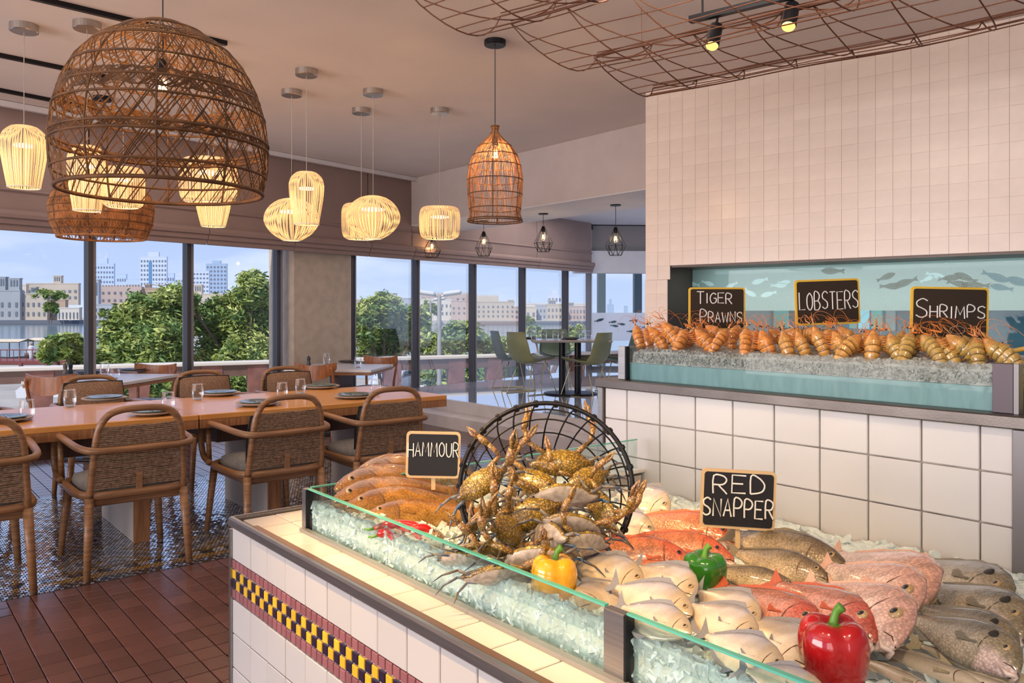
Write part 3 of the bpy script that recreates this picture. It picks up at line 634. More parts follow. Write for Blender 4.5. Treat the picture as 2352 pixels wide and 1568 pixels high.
person_far(116, 829, 71, 1.6, ('pink',(.55,.22,.32)), 'person in pink clothes beside the dark-clad person on the pier')
person_far(72, 829, 72, 1.6, ('white',(.6,.6,.62)), 'person in white clothes on the pier at left')
def car(px, py, Y, rz, col, label):
    t = thing('car', label, 'car', at(px, py, Y=Y), rz, 'cars parked below the terrace')
    prof = [(-2.1,.35),(-2.15,.75),(-1.9,.95),(-1.35,1.0),(-.85,1.42),(.55,1.45),(1.1,1.02),(1.9,.88),(2.15,.7),(2.15,.35)]
    m = MB(); n = len(prof); m.add([(x,-.85,z) for x,z in prof]+[(x,.85,z) for x,z in prof], [tuple(range(n)), tuple(range(n,2*n))[::-1]]+[(i,n+i,n+(i+1)%n,(i+1)%n) for i in range(n)]); m.build('body', mat('car_'+col[0], col[1], .25, coat=.6), t)
    g = MB()
    for s_ in (-1,1): g.add([(-1.2,s_*.86,1.02),(-.8,s_*.86,1.36),(.5,s_*.86,1.38),(.95,s_*.86,1.04)], [(0,1,2,3) if s_<0 else (3,2,1,0)])
    g.build('side_windows', mat('car_glass',(.03,.04,.05),.1), t)
    for a in (-1.35,1.35):
        for s_ in (-.8,.8): MB().lathe([(0,-.1),(.30,-.1),(.32,0),(.30,.1),(0,.1)], 14, M=Matrix.Translation((a,s_,.32)) @ Matrix.Rotation(R(90),4,'X')).build('wheel', mat('tyre',(.02,.02,.02),.8), t)
    return t
cl_ = [('white',(.7,.7,.72)),('silver',(.45,.47,.5)),('dark',(.05,.06,.08))]
for i, (px, py, k, lb) in enumerate([(150,908,0,'white parked car below the rail at the far left'),(318,900,0,'white car parked behind the leftmost white table'),(1010,884,0,'white car below the street lamp'),(1092,893,1,'silver car below the sixth mullion'),(905,890,1,'silver car below the fifth mullion'),(958,870,0,'white car in the far row left of the lamp post'),(560,905,0,'white car below the rail left of the column'),(1170,872,2,'dark car behind the green chairs'),(1068,866,0,'white car in the far row right of the lamp post')]):
    p = at(px, py, z=-3.15); c_ = car(px, py, (p.x*-SA+p.y*CA), R(50.8)+R(80 if 850 < px < 1120 else 15), cl_[k], lb); c_.location.z = ZW+.5
# ================================================================ DINING FURNITURE
def superring(a, b, n=28, p=3.2, z=0):
    out = []
    for i in range(n):
        t = 2*pi*i/n; c, s_ = cos(t), sin(t)
        out.append((a*math.copysign(abs(c)**(2/p), c), b*math.copysign(abs(s_)**(2/p), s_), z))
    return out
def make_armchair(label, group, front):
    """faces local +x"""
    t = thing('dining_armchair', label, 'chair', group=group)
    for sx in (-1, 1):
        for sy in (-1, 1):
            top = (sx*.255, sy*.235, .415); ft = (sx*.30, sy*(.255 if sx < 0 else .27), 0)
            MB().tube([ft, (ft[0]*.5+top[0]*.5, ft[1]*.5+top[1]*.5, .21), top], [.017,.021,.024], 10).build('leg', M_wood, t, smooth=True)
    MB().tube(superring(.275, .275, 32, 4.5, .425), .022, 8, closed=True).build('seat_frame', M_wood, t, smooth=True)
    MB().box((0,0,.385), (.46,.46,.05), bev=.01).build('apron', M_wood, t)
    m = MB(); r1 = superring(.25,.25,28,4,0)
    vs = []; 
    for (k, z) in [(.98,.43),(1.0,.45),(.97,.475),(.8,.49),(.4,.497)]: vs += [(x*k, y*k, z) for x, y, _ in r1]
    fs = [(i*28+j, i*28+(j+1)%28, (i+1)*28+(j+1)%28, (i+1)*28+j) for i in range(4) for j in range(28)]+[tuple(4*28+j for j in range(28))]
    m.add(vs, fs).build('seat_cushion', M_cush, t, smooth=True)
    # back hoop
    def bx(z): return -.262-(z-.43)*.14
    hoop = [(bx(.42),-.235,.42),(bx(.6),-.222,.60),(bx(.76),-.205,.76),(bx(.84),-.165,.838),(bx(.868),-.10,.868),(bx(.872),0,.874),(bx(.868),.10,.868),(bx(.84),.165,.838),(bx(.76),.205,.76),(bx(.6),.222,.60),(bx(.42),.235,.42)]
    MB().tube(smooth_path(hoop, 4), .0185, 9).build('back_hoop', M_wood, t, smooth=True)
    MB().box((bx(.6)+.004,0,.60), (.016,.03,.34)).build('back_splat', M_wood, t)
    # rope
    m = MB()
    for q in range(34):
        z = .462+q*.0098; w_ = .232-(z-.43)*.075; 
        if .652 < z < .682: continue
        pts = []
        for i in range(9):
            y = -w_+2*w_*i/8; pts.append((bx(z)-.010-.006*cos(i*pi)*(0), y, z+random.uniform(-.0016,.0016)-.004*(1-(2*i/8-1)**2)*(q/34)))
        m.tube(pts, .0052, 5, caps=False)
    o = m.build('rope_back', M_rope, t, smooth=True); o['kind'] = 'stuff'
    # arm rail: one bent loop behind the back and forward on both sides, turning down into the front leg
    r = [(.20,-.285,.44),(.285,-.292,.47),(.322,-.296,.55),(.305,-.297,.64),(.235,-.298,.685),(.10,-.297,.69),(-.10,-.29,.682),(-.24,-.278,.674),(-.325,-.235,.668),(-.335,-.12,.666),(-.336,0,.666)]
    r = r+[(x, -y, z) for x, y, z in r[-2::-1]]
    MB().tube(smooth_path(r, 3), .019, 9).build('arm_rail', M_wood, t, smooth=True)
    for s_ in (-1, 1): MB().tube([(.245,s_*.272,.42),(.235,s_*.285,.68)], [.017,.015], 8).build('arm_post', M_wood, t, smooth=True)
    # loose cushion leaning on the back
    pm = MB(); vs = []; n = 10
    for i in range(n+1):
        for j in range(n+1):
            a = i/n*2-1; b_ = j/n*2-1; th = .045*(1-a**4)*(1-b_**4)
            vs.append((th, b_*.215*(1-.05*a*a), a*.19*(1-.05*b_*b_)))
    for i in range(n+1):
        for j in range(n+1):
            a = i/n*2-1; b_ = j/n*2-1; th = .045*(1-a**4)*(1-b_**4)
            vs.append((-th, b_*.215*(1-.05*a*a), a*.19*(1-.05*b_*b_)))
    fs = []; K = (n+1)**2
    for i in range(n):
        for j in range(n):
            a = i*(n+1)+j; fs += [(a, a+1, a+n+2, a+n+1), (K+a, K+a+n+1, K+a+n+2, K+a+1)]
    Mx = Matrix.Translation((-.195,0,.615 if not front else .69)) @ Matrix.Rotation(R(-12),4,'Y') @ Matrix.Scale(.84,4,(0,0,1))
    pl = pm.add(vs, fs, Mx).build('cushion', M_pillow if not front else M_pillowf, t, smooth=True)
    rr = [(0, .215*x, .19*y) for x, y in [(-.95,-.95),(0,-1),(.95,-.95),(1,0),(.95,.95),(0,1),(-.95,.95),(-1,0)]]
    MB().tube([Mx @ V(p) for p in rr], .006, 5, closed=True).build('piping', mat('black_piping',(.015,.015,.015),.8), pl, smooth=True)
    return t
G1 = 'near row of armchairs along the long table'; G2 = 'far row of armchairs along the long table'
c0 = make_armchair('woven-back armchair cut by the left picture edge, near side of the long table', G1, False)
c0.location = (-4.83, .42, 0); c0.rotation_euler = (0,0,pi)
for (x, y, lb, a) in [(-4.86,1.17,'woven-back armchair left of the middle, its rear leg on the red tiles',0),(-4.88,2.0,'woven-back armchair in the middle of the near row, behind the counter corner',1.5),(-4.90,2.74,'woven-back armchair nearest the small fish sign, right end of the near row',-1)]:
    dup(c0, (x, y, 0), pi+R(a), lb)
d0 = make_armchair('armchair with tan woven cushion at the left picture edge, far side of the long table', G2, True)
d0.location = (-6.62, .55, 0)
for (y, lb) in [(1.42,'armchair with tan cushion facing us behind the second glass, far side'),(2.26,'armchair with tan cushion facing us, middle of the far side'),(3.0,'armchair with tan cushion facing us near the rendered column, far side')]:
    dup(d0, (-6.62, y, 0), 0, lb)
# long table : two tables end to end
M_tside = mat('table_edge', (.33,.15,.065), .4, var=.3, vscale=4, stretch=(1,14,1)); M_slab = mat('cream_slab', (.56,.50,.44), .6, var=.08, vscale=3)
M_apron = mat('dark_walnut_apron', (.095,.045,.03), .5, var=.3, stretch=(1,10,1))
M_tt = mat('table_top_grain', (.64,.30,.08), .30, col2=(.54,.235,.06), vscale=4, stretch=(9,.7,1), coat=.2)
def long_table(y0, y1, slabs, label):
    t = thing('long_table', label, 'table', (-5.555, (y0+y1)/2, 0), 0, 'two wooden tables pushed end to end')
    L = y1-y0-.006
    MB().box((0,0,.7325), (1.05,L,.035), bev=.004).build('tabletop', M_tt, t)
    MB().box((0,0,.69), (1.046,L-.004,.05)).build('edge_board', M_tside, t)
    MB().box((0,0,.60), (.62,L-.36,.13)).build('apron', M_apron, t)
    for s_ in slabs:
        q = MB().box((0, s_-(y0+y1)/2, .30), (.80,.09,.60), bev=.004).build('slab_leg', M_slab, t)
        MB().box((.405, s_-(y0+y1)/2, .30), (.014,.092,.60)).build('edge_strip', M_tside, q)
    return t
long_table(-.25, 1.63, [.2, 1.33], 'left wooden dining table, set with glasses, running out of the picture')
long_table(1.63, 3.47, [2.16, 3.02], 'right wooden dining table whose end points at the marble steps')
# tumblers and plates
M_tumb = glassmat('tumbler_glass', (.97,.985,1), .07); M_plate = mat('green_glazed_plate', (.13,.17,.15), .2, var=.2, coat=.4); M_under = mat('stoneware', (.40,.30,.24), .45, var=.2)
M_plated = mat('dark_plate', (.08,.075,.07), .3)
def tumbler(p, label, group, h=.112, r=.040):
    t = thing('tumbler', label, 'glass', p, 0, group)
    MB().lathe([(r*.72,0),(r*.80,.004),(r*.98,h*.3),(r*1.02,h*.55),(r*.95,h*.8),(r*.88,h)], 24).build('glass_wall', M_tumb, t, smooth=True)
    MB().lathe([(0,.002),(r*.62,.002),(r*.66,.008),(r*.6,.014),(0,.013)], 20).build('glass_base', mat('glass_base_dark',(.55,.58,.62),.05,trans=.7), t, smooth=True)
    MB().tube([(r*.88*cos(a*pi/12),r*.88*sin(a*pi/12),h) for a in range(24)], .0012, 5, closed=True).build('rim', mat('glass_rim',(.85,.88,.90),.05,trans=.5), t, smooth=True)
    return t
def plate(p, label, group, r=.145, dark=False):
    t = thing('plate', label, 'plate', p, 0, group)
    MB().lathe([(0,0),(r*.6,0),(r*.95,.014),(r,.021),(r*.97,.022),(r*.65,.008),(0,.007)], 36).build('underplate', M_under if not dark else M_plated, t, smooth=True)
    MB().lathe([(0,.012),(r*.5,.012),(r*.78,.024),(r*.82,.031),(r*.78,.031),(r*.5,.019),(0,.018)], 36).build('top_plate', M_plate if not dark else M_plated, t, smooth=True)
    MB().lathe([(0,.0335),(.006,.0335),(.008,.0375),(.004,.0395),(0,.0395)], 8, c=(-.02,0,-.0145)).build('salt_spoon', M_white, t)
    for a in (.0,.02):
        MB().box((.01,a,.024), (.17,.008,.002), bev=.0008).build('fork' if a else 'knife', M_chrome, t)
    return t
gl = 'tumblers on the long table'
for (px, py, lb) in [(62,962,'tumbler nearest the left edge of the long table'),(160,934,'tumbler in front of the leftmost visible tan cushion'),(386,941,'tumbler just right of the first chair arch'),(454,918,'tumbler beside the far middle plate'),(648,914,'tumbler right above the second chair arch'),(690,904,'tumbler in front of the bistro chair at the column'),(863,906,'tumbler at the right end of the long table')]:
    tumbler(at(px, py, z=.752), lb, gl)
pg = 'plate settings on the long table'
for (px, py, lb) in [(240,919,'green plate in front of the left tan cushion'),(505,907,'green plate by the far middle chair'),(738,891,'green plate in front of the curved walnut chair back'),(594,930,'plate left of the second near chair arch'),(815,913,'green plate left of the right-end near chair'),(8,967,'green plate at the left picture edge'),(352,951,'plate seen through the first near chair arch')]:
    plate(at(px, py, z=.752), lb, pg, .15)
# window tables (turned 45 degrees to the long table)
def window_table(N, label):
    c = V((N[0]-.70, N[1], 0)); t = thing('window_table', label, 'table', c, R(45), 'white square tables at the window')
    MB().box((0,0,.735), (.98,.98,.03), bev=.004).build('tabletop', M_wtop, t)
    MB().box((0,0,.705), (.96,.96,.032)).build('edge_board', M_tside, t)
    MB().box((0,0,.35), (.10,.50,.68)).build('pedestal', M_apron, t)
    MB().box((0,0,.012), (.5,.6,.024), bev=.006).build('foot', M_black, t)
    return c
A_ = window_table((-7.76,1.85), 'white square table left, before the creek window by the first mullion'); B_ = window_table((-7.72,4.33), 'white square table in front of the rendered column')
def bistro(loc, rz, label):
    t = thing('bistro_chair', label, 'chair', (loc[0], loc[1], 0), rz, 'walnut bistro chairs at the white tables')
    for s_ in (-1,1):
        MB().tube(smooth_path([(-.27,s_*.20,0),(-.215,s_*.19,.44),(-.24,s_*.205,.66),(-.285,s_*.20,.80)],4), [.013,.0135,.014,.0145,.015,.016,.016,.0155,.015,.0145,.014,.013,.012], 8).build('leg', M_walnut, t, smooth=True)
        MB().tube([(.21,s_*.20,0),(.18,s_*.18,.43)], [.012,.018], 8).build('leg', M_walnut, t, smooth=True)
    MB().box((-.01,0,.425), (.40,.38,.045), bev=.012).build('seat_frame', M_walnut, t)
    m = MB(); r1 = superring(.205,.20,24,3.5,0); vs = []
    for (k, z) in [(1,.448),(1.02,.462),(.9,.482),(.4,.487)]: vs += [(x*k-.005, y*k, z) for x, y, _ in r1]
    m.add(vs, [(i*24+j, i*24+(j+1)%24, (i+1)*24+(j+1)%24, (i+1)*24+j) for i in range(3) for j in range(24)]+[tuple(72+j for j in range(24))]).build('seat_pad', mat('pale_blue_seat',(.42,.52,.62),.7), t, smooth=True)
    m = MB(); vs = []; n = 14
    for i in range(n+1):
        a = i/n*2-1; y = a*.235; x = -.30+.075*a*a; top = .815+.028*a*a; bot = .80-.125*(1-a*a)**.6-.02
        for (dx, z) in [(.009,bot),(.009,top),(-.009,top),(-.009,bot)]: vs.append((x+dx, y, z))
    fs = [(i*4+k, (i+1)*4+k, (i+1)*4+(k+1)%4, i*4+(k+1)%4) for i in range(n) for k in range(4)]+[(3,2,1,0), (n*4,n*4+1,n*4+2,n*4+3)]
    m.add(vs, [f[::-1] for f in fs]).build('backrest', M_walnut, t, smooth=False)
    return t
bistro((A_.x+.33, A_.y-.37), R(135), 'walnut bistro chair left, its curved back towards us at the first white table')
bistro((A_.x-.30, A_.y+.42), R(-48), 'walnut bistro chair on the window side of the left white table')
bistro((B_.x+.33, B_.y-.37), R(130), 'walnut bistro chair with dipping back in front of the column')
bistro((B_.x-.20, B_.y+.50), R(-60), 'walnut bistro chair on the window side of the right white table')
def grinder(p, col, label):
    t = thing('pepper_grinder', label, 'grinder', p)
    MB().lathe([(0,0),(.024,0),(.026,.01),(.020,.035),(.017,.055),(.020,.068),(.022,.075)], 16).build('body', mat('grinder_'+col[0], col[1], .35, metal=.3), t, smooth=True)
    MB().lathe([(.021,.075),(.022,.085),(.016,.10),(.006,.104),(.007,.112),(0,.115)], 16).build('cap', mat('grinder_cap_'+col[0], col[1], .3, metal=.5), t, smooth=True)
    return t
grinder(at(150,859,z=.752), ('brown',(.14,.11,.09)), 'brown salt grinder on the left white table'); grinder(at(162,858,z=.752), ('black',(.04,.045,.055)), 'black pepper grinder beside the brown one, left white table')
grinder(at(709,839,z=.752), ('dark',(.05,.05,.05)), 'dark grinder on the right white table')
tumbler(at(240,862,z=.752), 'taller tumbler on the left white table', 'tumblers on the white tables', .13, .042); tumbler(at(264,870,z=.752), 'shorter tumbler right of the taller one, left white table', 'tumblers on the white tables', .10, .042)
tumbler(at(750,836,z=.752), 'tumbler in front of the rendered column', 'tumblers on the white tables', .13, .042); tumbler(at(822,844,z=.752), 'tumbler near the right corner of the right white table', 'tumblers on the white tables', .12, .04)
plate(at(305,853,z=.752), 'dark plate on the left white table', 'plates on the white tables', .15, True); plate(at(203,858,z=.752), 'dark plate behind the grinders, left white table', 'plates on the white tables', .14, True)
plate(at(800,833,z=.752), 'dark plate at the far side of the right white table', 'plates on the white tables', .13, True)
# ---------------------------------------------------------------- green chairs on the marble platform
ZP = .28
M_green = mat('olive_leather', (.20,.21,.10), .5, var=.15, vscale=4); M_greenD = mat('dark_green_leather', (.055,.085,.055), .5, var=.15); M_greeng = mat('grey_green_leather', (.13,.17,.17), .5, var=.15)
M_brass = mat('brass_wire', (.50,.42,.25), .3, metal=.9)
def lounge(px, py, rz, m_, label, k=1.0):
    t = thing('lounge_chair', label, 'chair', at(px, py, z=ZP), rz, 'green leather chairs on the marble platform')
    prof = [(.25,.44),(.235,.455),(.10,.435),(-.05,.41),(-.16,.405),(-.225,.44),(-.265,.54),(-.30,.68),(-.335,.83)]
    wd = [.20,.215,.235,.24,.235,.235,.235,.225,.185]
    n = 8; vs = []; P = [V((a,0,b)) for a, b in prof]
    for side in (0, 1):
        for i, (a, z) in enumerate(prof):
            d = (P[min(i+1,len(P)-1)]-P[max(i-1,0)]).normalized(); nr = V((d.z,0,-d.x)); 
            for j in range(n+1):
                b_ = j/n*2-1; lift = .055*abs(b_)**2.4
                q = P[i]-nr*(-lift if 0 else 0)+V((lift*.8*(i>4), 0, lift*(i<=5)))+nr*(.018*side)*(1-.6*abs(b_)**6)
                vs.append((q.x*k, b_*wd[i]*k, q.z*k))
    K = len(prof)*(n+1); fs = []
    for i in range(len(prof)-1):
        for j in range(n):
            a = i*(n+1)+j; fs += [(a,a+1,a+n+2,a+n+1),(K+a,K+a+n+1,K+a+n+2,K+a+1)]
    m = len(prof)
    for i in range(m-1):
        a = i*(n+1); fs += [(a,a+n+1,K+a+n+1,K+a),(a+n,K+a+n,K+a+2*n+1,a+2*n+1)]
    for j in range(n): fs += [(j,K+j,K+j+1,j+1),((m-1)*(n+1)+j,(m-1)*(n+1)+j+1,K+(m-1)*(n+1)+j+1,K+(m-1)*(n+1)+j)]
    MB().add(vs, fs).build('seat_shell', m_, t, smooth=True)
    for s_ in (-1,1):
        MB().tube(smooth_path([(.13,s_*.15,.42),(.24,s_*.225,.02),(.22,s_*.23,.008),(-.22,s_*.23,.008),(-.25,s_*.225,.02),(-.12,s_*.15,.40)],3), .0065, 6).build('leg', M_brass, t, smooth=True)
    MB().tube([(.05,-.2,.40),(.05,.2,.40)], .006, 6).build('crossbar', M_brass, t)
    return t
lounge(1222, 903, R(50.8+38), M_green, 'olive leather chair left of the platform table, its back towards us')
lounge(1180, 893, R(50.8+18), M_greeng, 'grey-green chair partly hidden behind the olive chair at left')
lounge(1346, 908, R(50.8+142), M_green, 'olive leather chair right of the platform table')
lounge(1276, 884, R(50.8-90), M_greenD, 'dark green chair behind the platform table')
lounge(1418, 900, R(50.8+190), M_greenD, 'dark green chair behind the tiled ledge, furthest right')
pt = at(1310, 904, z=ZP); t = thing('pedestal_table', 'long table on two black columns standing on the marble platform', 'table', pt, R(50.8))
MB().box((0,0,.715), (1.05,.75,.03), bev=.008).build('tabletop', mat('grey_table_top',(.30,.27,.26),.2), t)
for s_, nm in ((-.11,'column'),(.10,'column')): MB().lathe([(.045,.0),(.045,.70)], 16, c=(s_,0,0)).build(nm, M_black, t, smooth=True)
MB().lathe([(0,.0),(.36,0),(.36,.014),(.3,.02),(0,.022)], 36).build('base_plate', M_black, t, smooth=True)
for i, (px, nm) in enumerate([(1226,'tumbler at the left end of the platform table'),(1249,'second tumbler from the left on the platform table'),(1276,'tumbler in the middle of the platform table'),(1337,'tumbler before the right olive chair on the platform table'),(1352,'tumbler touching the right olive chair back')]):
    p = at(px, 784, Y=10.6+.1*(i%2)); p.z = ZP+.731; tumbler(p, nm, 'tumblers on the platform table', .12, .042)
for px, nm in ((1213,'dark plate at the left end of the platform table'),(1312,'dark plate on the right half of the platform table')):
    p = at(px, 785, Y=10.75); p.z = ZP+.731; plate(p, nm, 'plates on the platform table', .12, True)
p = at(1292, 785, Y=10.8); p.z = ZP+.731; grinder(p, ('steel',(.3,.3,.3)), 'small steel grinder on the platform table')
# ================================================================ PENDANTS
M_cord = mat('clear_cord', (.30,.24,.21), .5); M_bcord = mat('black_cord', (.03,.025,.025), .6)
def plight(t, loc, en, col=(1,.66,.34), r=.03):
    d = bpy.data.lights.new('bulb_light', 'POINT'); d.energy = en; d.color = col; d.shadow_soft_size = r
    o = bpy.data.objects.new('bulb_light', d); COL.objects.link(o); o.parent = t; o.location = loc
M_string = mat('lit_string', (.55,.38,.20), .8, emit=(1,.62,.27), estr=.46)
M_led = mat('led_disc', (1,.9,.7), .5, emit=(1,.74,.38), estr=3.0)
M_ring = mat('pale_ring', (.75,.68,.60), .4)
PROF = {'vase':[(.40,1.0),(.58,.985),(.86,.90),(.98,.80),(1.0,.70),(.97,.55),(.88,.35),(.78,.15),(.70,0)],
        'egg':[(.22,1.0),(.5,.95),(.78,.82),(.95,.65),(1.0,.50),(.95,.36),(.75,.18),(.5,.06),(.33,0)],
        'drum':[(.45,1.0),(.80,.985),(.94,.9),(1.0,.72),(1.0,.45),(.97,.2),(.88,.05),(.72,0)]}
def string_lamp(px, ycan, w, y0, y1, shape, label, Y=None):
    if Y is None: Y = F*1.86/(CY-ycan)
    p = at(px, 400, Y=Y); zt = H+(CY-y0)/F*Y; zb = H+(CY-y1)/F*Y; r = w/2/F*Y; hh = zt-zb
    t = thing('string_pendant', label, 'pendant lamp', (p.x,p.y,ZC), 0, 'glowing string pendant lamps over the long table')
    MB().lathe([(0,0),(.085,0),(.085,-.045),(.080,-.05),(0,-.05)], 28).build('canopy', M_chrome, t, smooth=False)
    MB().tube([(0,0,-.04),(0,0,zt-ZC+.01)], .0028, 6).build('cord', M_cord, t)
    pr = PROF[shape]; P = smooth_path([(r*a,0,hh*b) for a, b in pr], 2); oz = zb-ZC
    m = MB(); N = 52
    for i in range(N):
        th = 2*pi*i/N+random.uniform(-.02,.02); c, s_ = cos(th), sin(th); hw = .30*2*pi*r/N
        vs = []
        for q in P:
            wq = hw*max(.45,q.x/r); vs += [(q.x*c-s_*wq, q.x*s_+c*wq, q.z+oz), (q.x*c+s_*wq, q.x*s_-c*wq, q.z+oz)]
        m.add(vs, [(2*k, 2*k+1, 2*k+3, 2*k+2) for k in range(len(P)-1)])
    o = m.build('string_shade', M_string, t); o['kind'] = 'stuff'
    k = pr[-1][0]*r; MB().tube([(k*cos(a*pi/12),k*sin(a*pi/12),oz) for a in range(24)], .004, 6, closed=True).build('rim_ring', M_ring, t, smooth=True)
    MB().lathe([(r*pr[0][0],oz+hh),(0,oz+hh+.002)], 20).build('top_cap', M_ring, t)
    MB().lathe([(0,0),(r*.42,0),(r*.42,-.012),(0,-.012)], 20, c=(0,0,oz+hh*.70)).build('led_disc', M_led, t)
    plight(t, (0,0,oz+hh*.45), 3.2, r=.06)
    return t
string_lamp(55, 60, 96, 290, 431, 'vase', 'vase-shaped string lamp nearest the left picture edge')
string_lamp(200, 38, 84, 335, 484, 'vase', 'vase-shaped string lamp seen behind the left of the wicker dome', 5.2)
string_lamp(283, 0, 92, 385, 476, 'drum', 'drum-shaped string lamp behind the wicker dome, left of its middle', 6.3)
string_lamp(479, 0, 128, 365, 466, 'drum', 'large drum-shaped string lamp behind the right of the wicker dome', 5.9)
string_lamp(490, 0, 76, 440, 520, 'vase', 'small vase-shaped string lamp hanging just under the drum lamp', 7.6)
string_lamp(704, 163, 79, 395, 516, 'vase', 'vase-shaped string lamp in front of the left egg-shaped one')
string_lamp(670, 210, 124, 456, 552, 'egg', 'egg-shaped string lamp behind the vase-shaped one, left of the column')
string_lamp(857, 209, 124, 450, 548, 'egg', 'wide egg-shaped string lamp over the column edge')
string_lamp(830, 252, 90, 468, 549, 'drum', 'drum string lamp half hidden behind the wide egg-shaped lamp')
string_lamp(1010, 252, 94, 475, 548, 'drum', 'drum-shaped string lamp furthest right, beside the bell basket lamp')
M_wick = mat('dark_wicker', (.125,.050,.014), .7, var=.4, vscale=12); M_wickr = mat('rust_wicker', (.33,.13,.04), .7, var=.4, vscale=12)
M_bulbg = mat('amber_bulb', (1,.8,.5), .1, emit=(1,.62,.22), estr=9); M_bglass = glassmat('bulb_glass', (1,.93,.8), .06)
def bulb(t, z, s=1.0, parent_name=None):
    b = MB().lathe([(.013,.0),(.016,-.02),(.030,-.05),(.036,-.075),(.030,-.10),(.012,-.115),(0,-.117)], 16, c=(0,0,z)).build('bulb', M_bglass, t, smooth=True)
    b.scale = (s,s,1) if s != 1 else (1,1,1)
    m = MB()
    for a in range(5): m.tube([(.010*cos(a*1.26),.010*sin(a*1.26),z-.035),(.014*cos(a*1.26+.4),.014*sin(a*1.26+.4),z-.085)], .0022, 5)
    m.build('filament', M_bulbg, b)
    MB().lathe([(0,.06),(.02,.06),(.021,0),(.017,-.006),(0,-.006)], 16, c=(0,0,z)).build('socket', M_black, t, smooth=True)
def prof_at(prof, f):
    for i in range(len(prof)-1):
        if prof[i][1] >= f >= prof[i+1][1]:
            u_ = (prof[i][1]-f)/(prof[i][1]-prof[i+1][1]+1e-9); return prof[i][0]+(prof[i+1][0]-prof[i][0])*u_
    return prof[-1][0]
def wicker(name, px, Y, y0, y1, prof, label, diag, vert, hoops, m1, can, cordm, rs, bz=.75, en=25, ribs=8, bands=()):
    p = at(px, 400, Y=Y); zt = H+(CY-y0)/F*Y; zb = H+(CY-y1)/F*Y; hh = zt-zb; sc = 1/F*Y
    pr = [(a*sc, b) for a, b in prof]
    t = thing(name, label, 'pendant lamp', (p.x,p.y,ZC))
    MB().lathe([(0,0),(.075,0),(.075,-.03),(.07,-.036),(0,-.036)], 28).build('canopy', can, t)
    oz = zb-ZC
    MB().tube([(0,0,-.03),(0,0,oz+hh*bz+.05)], .0035, 6).build('cord', cordm, t)
    m = MB(); NS = 26
    for fam in (1, -1):
        for i in range(diag if fam > 0 else diag//2):
            a0 = 2*pi*(i+random.uniform(-.2,.2))/diag; tw_ = 1.15*random.uniform(.9,1.1); pts = []
            for k in range(NS+1):
                f = 1-k/NS; r = prof_at(pr, f); th = a0+fam*tw_*(k/NS); pts.append((r*cos(th), r*sin(th), oz+hh*f))
            m.tube(pts, rs, 4, caps=False)
    for i in range(vert):
        a0 = 2*pi*(i+random.uniform(-.25,.25))/vert; pts = []
        for k in range(NS+1):
            f = 1-k/NS; r = prof_at(pr, f); th = a0+.04*sin(k*.5+i); pts.append((r*cos(th), r*sin(th), oz+hh*f))
        m.tube(pts, rs, 4, caps=False)
    for (f0, f1, n_) in bands:
        for i in range(n_):
            ph = random.uniform(0,6.28); pts = []
            for k in range(90):
                f = f0+(f1-f0)*(.5+.5*sin(ph+k*2*pi/90*(9+i%3))); r = prof_at(pr, f); pts.append((r*cos(2*pi*k/90), r*sin(2*pi*k/90), oz+hh*f))
            m.tube(pts, rs, 4, closed=True)
    o = m.build('weave', m1, t); o['kind'] = 'stuff'
    for (f, rr) in hoops:
        r = prof_at(pr, f); MB().tube([(r*cos(2*pi*k/60), r*sin(2*pi*k/60), oz+hh*f) for k in range(60)], rr, 6, closed=True).build('hoop', M_wick if rr < .009 else m1, t, smooth=True)
    for i in range(ribs):
        th = 2*pi*i/ribs+.3; MB().tube([(prof_at(pr,1-k/20)*cos(th), prof_at(pr,1-k/20)*sin(th), oz+hh*(1-k/20)) for k in range(21)], rs*1.8, 5).build('rib', M_wick, t, smooth=True)
    bulb(t, oz+hh*bz, 1.3); plight(t, (0,0,oz+hh*bz-.09), en*.8)
    return t
wicker('wicker_dome_pendant', 374, 3.85, 60, 440, [(45,1.0),(90,.955),(138,.875),(178,.76),(206,.62),(224,.46),(232,.30),(230,.14),(219,0)], 'huge dark wicker dome lamp, largest of all the lamps', 74, 0,
       [(1,.010),(.955,.006),(.84,.007),(.70,.006),(.56,.006),(.46,.006),(.30,.007),(.26,.007),(.10,.006),(0,.010)], M_wick, M_black, M_bcord, .0030, .72, 30, 10, [(.49,.60,16),(.25,.31,9),(.86,.90,5)])
wicker('wicker_bell_pendant', 1137, 5.55, 290, 508, [(9,1),(6,.965),(9,.92),(22,.86),(38,.79),(52,.69),(60,.58),(64,.45),(63,.30),(60,.15),(58,.08),(63,0)], 'tall orange wicker bell lamp right of the string lamps', 0, 92,
       [(1,.005),(.79,.0035),(.69,.0035),(.58,.0035),(.43,.0035),(.28,.0035),(.13,.004),(.02,.005),(0,.005)], M_wickr, M_black, M_bcord, .0019, .80, 22, 6)
wicker('wicker_drum_pendant', 235, 7.0, 415, 546, [(40,1),(78,.95),(100,.78),(110,.55),(106,.25),(92,0)], 'brown wicker drum lamp hanging low behind the dome, against the window', 40, 90,
       [(.95,.007),(.75,.006),(.62,.006),(.5,.006),(.38,.006),(.25,.006),(.12,.006),(0,.010)], M_wickr, M_black, M_bcord, .0042, .6, 4, 8, [(.2,.8,24)])
